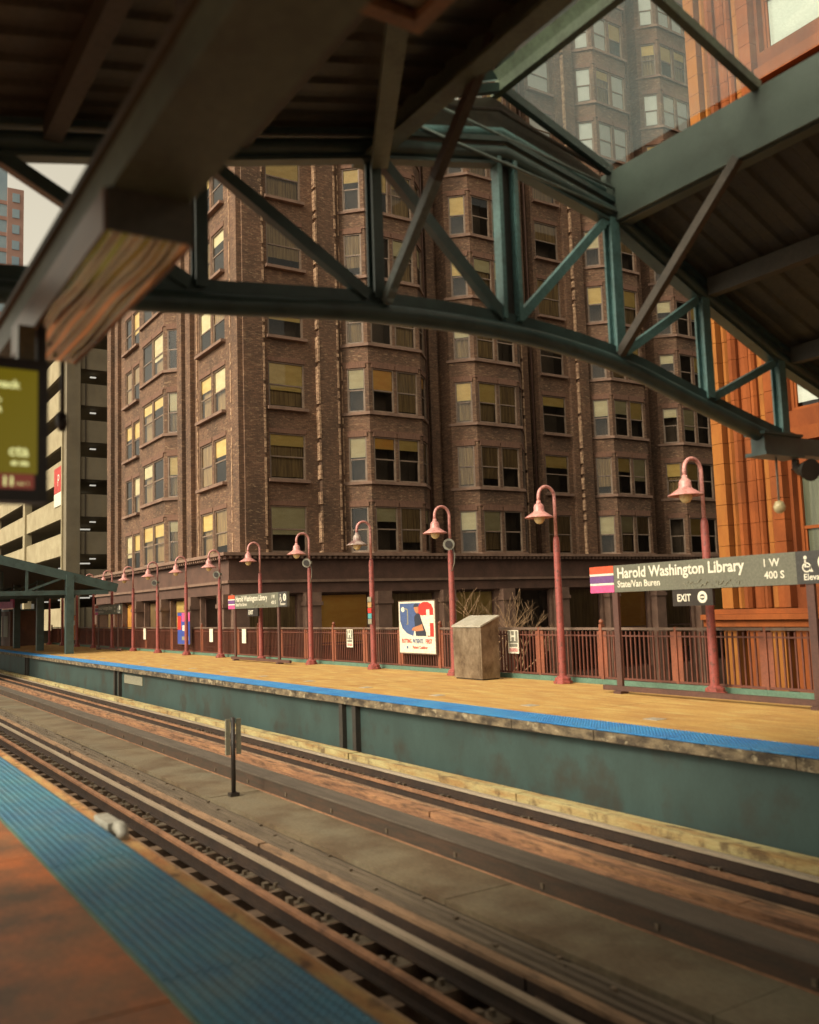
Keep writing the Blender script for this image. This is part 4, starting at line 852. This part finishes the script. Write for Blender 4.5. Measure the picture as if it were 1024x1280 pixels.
def window(parent, P, ang, u0, u1, z0, z1, rev, blinds=None, sill=True, lintel=True, **kw):
    fm, pm_, sm_, lm_, bl = win_meshes(u1-u0, z1-z0, **kw); c = P((u0+u1)/2, z0, rev-0.06); o = ORG[parent]
    wn = inst('window', fm, parent, (c[0]-o[0], c[1]-o[1], c[2]-o[2]), ang)
    inst('pane', pm_, wn, (0, 0, 0))
    if sill: inst('sill', sm_, wn, (0, 0, 0))
    if lintel: inst('lintel', lm_, wn, (0, 0, 0))
    k = blinds or wr.choice(['blind_y']*8 + ['blind_o']*2 + ['blind_c']*5 + ['curtain']*3 + [None]*3)
    if parent is bb and z0 > 30: k = wr.choice(['blind_sky_top', 'blind_sky_top', 'blind_sky_top', 'blind_sky_top', 'blind_y'])  # near-white blinds paint the sky reflected in the top floors
    if k and k != 'none':
        fr = 0.95 if k in ('blind_sky_pale', 'blind_sky_top', 'curtain_green') else wr.choice((0.25, 0.32, 0.38, 0.45, 0.45, 0.52, 0.52, 0.62)) if k != 'curtain' else wr.choice((0.52, 0.8, 0.95))
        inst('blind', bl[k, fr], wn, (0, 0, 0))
        if k in ('blind_y', 'blind_c') and wr.random() < 0.45: inst('curtain', bl['curtain', 0.95], wn, (0, 0.12, 0))
    return wn

# ------------------------------------------------------------------ brown brick tower block with bays
BX, BY = -44.07, 18.0
bb = thing('brick_building', 'tall brown brick building with stacked bay windows behind the far platform', 'building', (BX-10, BY+15, STREET))
FL0, FH, NF, WH = 4.74, 3.84, 12, 2.46
BT = FL0+NF*FH+1.0
BASE_T = 4.66
wall = MB(); inn = MB()
def rows(u0, u1): return [(u0, u1, FL0+FH*i, FL0+FH*i+WH) for i in range(NF)]
def flat_seg(p0, p1, wins, kw={}):
    ops = [q for a, c in wins for q in rows(a, c)]
    P, ang = facade(wall, p0, p1, BASE_T-0.3, BT, ops, 0.15, inn)
    for q in ops: window(bb, P, ang, *q, 0.15, **kw)
def course(poly, z, name='sill_course', mt='brownstone', h=0.16):
    MB().prism(poly, z-h, z).build(name, mt, bb)
def bay(axis, a, f0, f1, c, proj):
    # axis 'R': right face (x=BX, facing +x), coordinates are y; axis 'L': front face (y=BY, facing -y), coordinates are x
    pt = (lambda u, dpt: (BX+dpt, u)) if axis == 'R' else (lambda u, dpt: (u, BY-dpt))
    A, F0, F1, C_ = pt(a, 0), pt(f0, proj), pt(f1, proj), pt(c, 0)
    for p, q, front in ((A, F0, False), (F0, F1, True), (F1, C_, False)):
        L = math.dist(p, q)
        wins = [(0.22, L/2-0.09), (L/2+0.09, L-0.22)] if front else [(0.30, L-0.22) if p == A else (0.22, L-0.30)]
        ops = [r for x0, x1 in wins for r in rows(x0, x1)]
        P, ang = facade(wall, p, q, BASE_T-0.3, BT-0.6, ops, 0.12, inn)
        for r in ops: window(bb, P, ang, *r, 0.12, sill=False, lintel=True)
    g = 0.16
    for i in range(NF):
        z = FL0+FH*i-0.004
        course([pt(a-0.12, -0.1), pt(a-0.05, 0.03), pt(f0-0.06, proj+g), pt(f1+0.06, proj+g), pt(c+0.05, 0.03), pt(c+0.12, -0.1)], z)
        course([pt(a-0.02, -0.1), pt(a+0.0, 0.02), pt(f0-0.01, proj+0.05), pt(f1+0.01, proj+0.05), pt(c, 0.02), pt(c, -0.1)], z+WH+0.36, 'head_course', 'brick_red', 0.10)
    MB().prism([pt(a, -0.2), A, F0, F1, C_, pt(c, -0.2)], BT-0.6, BT-0.4).build('bay_cap', 'brownstone', bb)
# front (left in the picture), from far to near corner
flat_seg((-68.31, BY), (-58.9, BY), [(3.6, 5.1), (5.45, 6.95)])
bay('L', -58.9, -57.95, -53.4, -52.45, 0.85)
flat_seg((-52.45, BY), (BX, BY), [(2.75, 4.55), (4.85, 6.65)])
# side along the street (right in the picture)
flat_seg((BX, 18.0), (BX, 24.1), [(1.72, 3.80)])
bay('R', 24.1, 25.2, 28.6, 29.7, 1.05)
for a_, c_ in ((29.7, 31.4), (36.9, 38.3), (47.8, 49.1)):
    flat_seg((BX, a_), (BX-1.1, a_), []); flat_seg((BX-1.1, a_), (BX-1.1, c_), []); flat_seg((BX-1.1, c_), (BX, c_), [])
bay('R', 31.4, 32.5, 35.8, 36.9, 1.05)
flat_seg((BX, 38.3), (BX, 42.5), [(0.27, 2.23)])
bay('R', 42.5, 43.6, 46.7, 47.8, 1.05)
bay('R', 49.1, 50.2, 53.3, 54.4, 1.05)
flat_seg((BX, 54.4), (BX, 64.0), [(3.0, 5.0)])
wall.face([(-68.31, BY, BT), (BX, BY, BT), (BX, 64, BT), (-68.31, 64, BT)])
wall.face([(-68.31, 64, STREET), (-68.31, BY, STREET), (-68.31, BY, BT), (-68.31, 64, BT)]); wall.face([(BX, 64, STREET), (-68.31, 64, STREET), (-68.31, 64, BT), (BX, 64, BT)])
wall.build('wall', 'brick', bb); inn.build('interior', 'interior', bb)
# pilasters, and pale rough strips that paint the lit edges of the piers
def pil(axis, u0, u1, d, mt='brick', z0=BASE_T-0.2, name='pilaster'):
    if axis == 'R': MB().box(BX-0.1 if d > 0.05 else BX-1.15, BX+d if d > 0.05 else BX-0.45, u0, u1, z0, BT-0.3).build(name, mt, bb)
    else: MB().box(u0, u1, BY-d, BY+0.1, z0, BT-0.3).build(name, mt, bb)
def lit_edges(axis, u, d, wq=0.13):
    b = MB(); z = BASE_T
    while z < BT-1:
        h = rnd.uniform(0.16, 0.26); ww = wq*rnd.uniform(0.75, 1.0); dd = d+rnd.uniform(0.0, 0.025)
        if rnd.random() < 0.86:
            if axis == 'R': b.box(BX-0.05, BX+dd, u-ww/2, u+ww/2, z, z+h-0.02)
            else: b.box(u-ww/2, u+ww/2, BY-dd, BY+0.05, z, z+h-0.02)
        z += h
    stuff(b.build('lit_edge_strip', 'quoin', bb))
for u0, u1, d in ((18.28, 19.42, 0.14), (22.6, 23.75, 0.30), (30.3, 30.85, 0.02), (37.4, 37.9, 0.02), (40.85, 41.3, 0.25), (41.45, 42.3, 0.40), (48.2, 48.7, 0.02), (54.6, 56.0, 0.3)): pil('R', u0, u1, d)
for u0, u1, d in ((-52.3, -51.5, 0.45), (-51.3, -50.5, 0.28), (-60.0, -59.1, 0.4), (-67.9, -66.9, 0.45), (-66.6, -65.8, 0.25)): pil('L', u0, u1, d)
for u, d in ((19.42, 0.15), (22.55, 0.31), (23.72, 0.31), (41.40, 0.42), (24.12, 0.02), (37.0, 0.03), (42.55, 0.03)): lit_edges('R', u, d)
for u, d in ((-45.0, 0.02), (-50.0, 0.05)): lit_edges('L', u, d, 0.12)
for u in (29.95, 38.05): MB().tube([(BX-0.3, u, BASE_T), (BX-0.3, u, BT-1)], 0.07, 8).build('downpipe', 'frieze', bb)
# cornice, frieze and shop storey
CP = [(-68.9, BY-0.5), (BX+0.5, BY-0.5), (BX+0.5, 64), (BX-0.05, 64), (BX-0.05, BY+0.05), (-68.9, BY+0.05)]
def ring(e, z0, z1, nm, mt): MB().prism([(-68.4-e*0.3, BY-e), (BX+e, BY-e), (BX+e, 64), (BX-0.05, 64), (BX-0.05, BY+0.05), (-68.4-e*0.3, BY+0.05)], z0, z1).build(nm, mt, bb)
ring(1.45, 4.50, 4.655, 'cornice', 'brownstone'); ring(1.25, 4.33, 4.498, 'cornice', 'frieze'); ring(1.02, 3.30, 4.328, 'frieze', 'frieze'); ring(1.12, 3.16, 3.298, 'frieze_moulding', 'brownstone'); ring(1.0, 2.62, 3.158, 'fascia_band', 'frieze')
b = MB(); u = -68.0
while u < BX+1.0: b.box(u, u+0.14, BY-1.36, BY-1.24, 4.36, 4.49); u += 0.32
u = BY-1.1
while u < 62: b.box(BX+1.25, BX+1.36, u, u+0.14, 4.36, 4.49); u += 0.32
stuff(b.build('dentils', 'brownstone', bb))
shop = MB(); sinn = MB()
def shop_face(p0, p1, step):
    L = math.dist(p0, p1); n = max(1, round(L/step)); s = L/n
    ops = [(k*s+0.62, (k+1)*s-0.62, -2.6, 2.55) for k in range(n)]
    P, ang = facade(shop, p0, p1, STREET, 2.64, ops, 0.35, sinn)
    for k, q in enumerate(ops): window(bb, P, ang, *q, 0.35, blinds=('curtain', 'blind_o', 'curtain', 'blind_y', 'none')[k % 5], sill=False, lintel=False, frame='frieze')
    for k in range(n+1):
        c = P(k*s if 0 < k < n else (0.3 if k == 0 else L-0.3), 0, -0.06)
        for hw, z0, z1 in ((0.42, STREET, 1.95), (0.5, 1.952, 2.15), (0.44, 2.152, 2.62)): MB().box(c[0]-hw, c[0]+hw, c[1]-hw, c[1]+hw, z0, z1).build('shop_pilaster', 'shop_brown', bb)
shop_face((-68.31, BY-0.78), (BX+0.78, BY-0.78), 4.8); shop_face((BX+0.78, BY-0.78), (BX+0.78, 63.9), 4.2)
shop.build('shop_wall', 'shop_brown', bb); sinn.build('shop_interior', 'interior', bb)

# ------------------------------------------------------------------ orange terracotta building at right
tb = thing('terracotta_building', 'orange glazed terracotta building with ribbed pilasters at the right edge', 'building', (0, 24, STREET))
TL, TRX, TY, TTOP = -14.32, 14.0, 18.0, 21.5
TBK = 95.0
tw = MB(); ti = MB(); ops = []
SIL = [(1.85, 4.45), (5.72, 8.5), (9.9, 12.6), (14.15, 16.8)]
for k in range(5):
    u0 = 1.85+k*5.2
    for a, c in SIL: ops += [(u0, u0+2.0, a, c), (u0+2.25, u0+4.25, a, c)]
P, ang = facade(tw, (TL, TY), (TRX, TY), STREET, TTOP, ops, 0.3, ti)
for q in ops: window(tb, P, ang, *q, 0.3, blinds='blind_sky_pale' if q[2] > 3 else 'curtain_green', frame='terra', sill=False, lintel=False)
tw.face([(TL, TY, STREET), (TL, TY, TTOP), (TL, TBK, TTOP), (TL, TBK, STREET)], 1); tw.face([(TL, TY, TTOP), (TRX, TY, TTOP), (TRX, TBK, TTOP), (TL, TBK, TTOP)], 1)
tw.face([(TRX, TY, STREET), (TRX, TBK, STREET), (TRX, TBK, TTOP), (TRX, TY, TTOP)], 1); tw.face([(TL, TBK, STREET), (TL, TBK, TTOP), (TRX, TBK, TTOP), (TRX, TBK, STREET)], 1)
tw.build('wall', ['terra_dark', 'side_brick'], tb); ti.build('interior', 'interior', tb)
MB().box(TL+0.02, TRX-0.02, 48.0, TBK-0.02, TTOP, 42.0).build('unseen_reflected_block', 'side_brick', tb)  # unseen block added to darken the reflections in the brick building's windows
blk = MB().box(-0.15, 0.15, -0.28, 0.02, 0.006, 0.476).mesh('terracotta_block', 'terra_y')
blk2 = MB().box(-0.15, 0.15, -0.24, 0.02, 0.006, 0.476).mesh('terracotta_block', 'terra')
for u, me in ((TL+0.15, blk), (TL+1.62, blk2), (TL+6.6, blk2)):
    z = 1.42
    while z < TTOP-0.5: inst('terracotta_block', me, tb, (u-0, TY-24, z-STREET)); z += 0.48
RIBS = ((0.39, 0.07, 0.14, 'terra_y'), (0.60, 0.10, 0.20, 'terra'), (0.86, 0.12, 0.10, 'terra'), (1.10, 0.075, 0.15, 'terra'), (1.31, 0.10, 0.10, 'terra_y'))
for u, hw, d, mt in RIBS:
    c_ = hw*0.45
    prof = [(-hw, 0.02), (-hw, -d*0.55), (-c_, -d), (c_, -d), (hw, -d*0.55), (hw, 0.02)]
    rmesh = MB().prism(prof, 0.005, 0.476).mesh('rib_block', mt); z = 1.42
    while z < 17.5: inst('rib_block', rmesh, tb, (TL+u, TY-24 + rnd.uniform(-0.006, 0.006), z-STREET)); z += 0.48
    MB().prism([(TL+u+a, TY+b_) for a, b_ in prof], 17.75, TTOP-0.4).build('rib', mt, tb)
for z0, z1, d in ((1.02, 1.18, 0.62), (1.18, 1.30, 0.72), (1.30, 1.41, 0.5)): MB().box(TL-0.3, TRX, TY-d, TY+0.02, z0, z1-0.003).build('ledge', 'terra', tb)
for zb in (5.0, 9.2, 13.4): MB().box(TL+1.80, TRX, TY-0.2, TY+0.02, zb, zb+0.3).build('string_course', 'terra', tb)
for k in range(9):
    u = TL+0.1+k*0.62; MB().box(u, u+0.36, TY-0.42, TY+0.02, STREET, 1.015).build('pedestal', 'terra' if k % 2 else 'terra_y', tb)

# ------------------------------------------------------------------ parking garage at left
gg = thing('parking_garage', 'tan concrete parking garage with open decks left of the brick building', 'garage', (-100, 30, STREET))
GX, GY, GX2, GY2 = -82.5, 18.0, -140.0, 60.0
NG = 10
for i in range(NG):
    zt = 9.15+3.27*(i-2); zb = zt-1.95
    MB().box(GX2, GX-1.0, GY, GY+0.3, zb, zt).build('parapet', 'garage_pale_lit', gg)  # paler than the side parapets, stronger daylight put into the colour
    MB().box(GX-0.3, GX, GY+1.05, GY2, zb, zt).build('parapet', 'garage', gg)
    MB().box(GX2+0.1, GX-0.4, GY+0.35, GY2, zb-0.0, zb+0.35).build('deck', 'garage', gg)
    MB().box(GX-0.08, GX+0.05, GY+1.4, GY+1.5, zb, zt).build('joint', 'joint', gg)
GT = 9.15+3.27*(NG-3)
MB().box(GX-0.95, GX+0.12, GY-0.15, GY+1.0, STREET, GT+0.5).build('corner_pier', 'garage', gg)
MB().box(GX-1.25, GX-0.97, GY-0.3, GY+0.3, STREET, GT+0.5).build('pale_pier', 'garage_pale_lit', gg)
for xx in (-101.5, -120.5): MB().box(xx-0.5, xx+0.5, GY-0.2, GY+0.5, STREET, GT).build('pale_pier', 'garage_pale_lit', gg)
MB().box(GX2, GX2+0.3, GY+8, GY2, STREET, GT).build('back_wall', 'garage', gg); MB().box(GX2, GX-8, GY2-12, GY2-11.7, STREET, GT).build('core_wall', 'garage', gg)
MB().box(GX-9, GX-8.6, GY+6, GY2, STREET, GT).build('ramp_wall', 'garage', gg)
for i in range(NG):
    zt = 9.15+3.27*i - 2*3.27 + 0.95
    MB().box(GX-1.6, GX-1.4, GY+2.2, GY+2.7, zt, zt+0.10).build('deck_light', 'lamp_on', gg)
    for q in range(3): MB().box(GX-9-q*9, GX-8.8-q*9, GY+3.0, GY+4.0, zt, zt+0.12).build('deck_light', 'lamp_on', gg)
bn = thing('banner', 'narrow red and white vertical banner on the front of the parking garage', 'banner', (-85.6, GY-0.05, 11.6))
MB().box(-87.6, -83.9, GY-0.09, GY-0.05, 12.9, 15.2).build('red_cloth', 'banner_red', bn); MB().box(-87.6, -83.9, GY-0.09, GY-0.05, 11.7, 12.88).build('white_cloth', 'white', bn)
text('P', 1.5, 'white', bn, (-85.8, GY-0.1, 13.5), FACE_T, align='CENTER')

# ------------------------------------------------------------------ distant tower
tt = thing('distant_tower', 'far red brick and blue glass high-rise at the left edge', 'building', (-185, 20, STREET))
MB().box(-205, -170, 2.0, 26.5, STREET, 84).build('glass_shaft', 'tower_glass', tt)
MB().box(-205, -169.6, 26.5, 29.2, STREET, 78).build('brick_wing', 'tower_brick', tt)
for i in range(22):
    z = 14+i*2.9
    MB().box(-169.99, -169.9, 2.0, 26.5, z, z+0.7).build('spandrel', 'tower_brick', tt)
    for q in range(1): MB().box(-169.59, -169.5, 27.3, 28.5, z+0.6, z+2.2).build('window', 'tower_glass', tt)
MB().box(-198, -176, 8, 24, 84, 90).build('plant_room', 'tower_brick', tt)

# ------------------------------------------------------------------ distant canopy at the far end
fc = thing('distant_canopy', 'green gabled canopy over the platforms at the far left', 'canopy', (-55, 11, 0))
CX, CX2 = -47.0, -78.0
def gz(y): return 5.12-0.26*abs(y-5.43)
for s in (-1, 1):
    y0, y1 = 5.43, 5.43+s*7.2
    b = MB(); b.v = [(CX, y0, gz(y0)), (CX2, y0, gz(y0)), (CX2, y1, gz(y1)), (CX, y1, gz(y1)), (CX, y0, gz(y0)+0.12), (CX2, y0, gz(y0)+0.12), (CX2, y1, gz(y1)+0.12), (CX, y1, gz(y1)+0.12)]
    b.f = [(0, 3, 2, 1), (4, 5, 6, 7), (0, 1, 5, 4), (1, 2, 6, 5), (2, 3, 7, 6), (3, 0, 4, 7)]; b.m = [0]*6; b.sm = [False]*6; b.build('roof_sheet', 'roof_under', fc)
    MB().bar((CX+0.05, y0, gz(y0)-0.12), (CX+0.05, y1, gz(y1)-0.12), 0.12, 0.42).build('verge_board', 'teal', fc)
    MB().box(CX, CX2, y1-0.1 if s > 0 else y1, y1 if s > 0 else y1+0.1, gz(y1)-0.25, gz(y1)-0.005).build('gutter', 'teal', fc)
for xx in (CX+0.0, -54.0, -61.0, -68.0):
    MB().bar((xx, -1.4, 2.95), (xx, 12.2, 2.95), 0.16, 0.22).build('tie_beam', 'teal', fc)
    for yy in (2.4, 5.43, 8.4): MB().box(xx-0.06, xx+0.06, yy-0.06, yy+0.06, 3.06, gz(yy)-0.02).build('king_post', 'teal', fc)
    for yy in (10.35, 0.5): MB().box(xx-0.18, xx+0.18, yy-0.18, yy+0.18, 0, gz(yy)-0.02).build('column', 'teal', fc)
    MB().bar((xx, 8.4, 3.05), (xx, 10.3, gz(10.3)-0.1), 0.1, 0.1).build('strut', 'teal', fc)
for x0, x1, y, z0, z1, mt, lb in ((-65.0, -60.0, 10.0, 2.45, 3.2, 'ad_pink', 'pink hanging sign under the distant canopy'),):
    t = thing('hanging_sign', lb, 'sign', ((x0+x1)/2, y, z0)); MB().box(x0, x1, y-0.05, y+0.05, z0, z1).build('panel', mt, t)
    for q in (x0+0.6, x1-0.6): MB().box(q-0.03, q+0.03, y-0.03, y+0.03, z1, gz(y)+0.02).build('hanger', 'rod', t)
ks = thing('kiosk', 'dark shelter with pale glass at the far end of the platform', 'kiosk', (-70, 11.5, 0))
MB().box(-76, -66, 10.8, 12.6, 0.0, 2.3).build('body', 'frieze', ks)
for q in range(4): MB().box(-75.6+q*2.4, -74.0+q*2.4, 10.77, 10.797, 0.6, 2.0).build('panel', ('ad_green', 'scuff', 'white', 'scuff')[q], ks)
MB().box(-76.1, -65.9, 10.7, 12.7, 2.3, 2.42).build('roof', 'teal', ks)
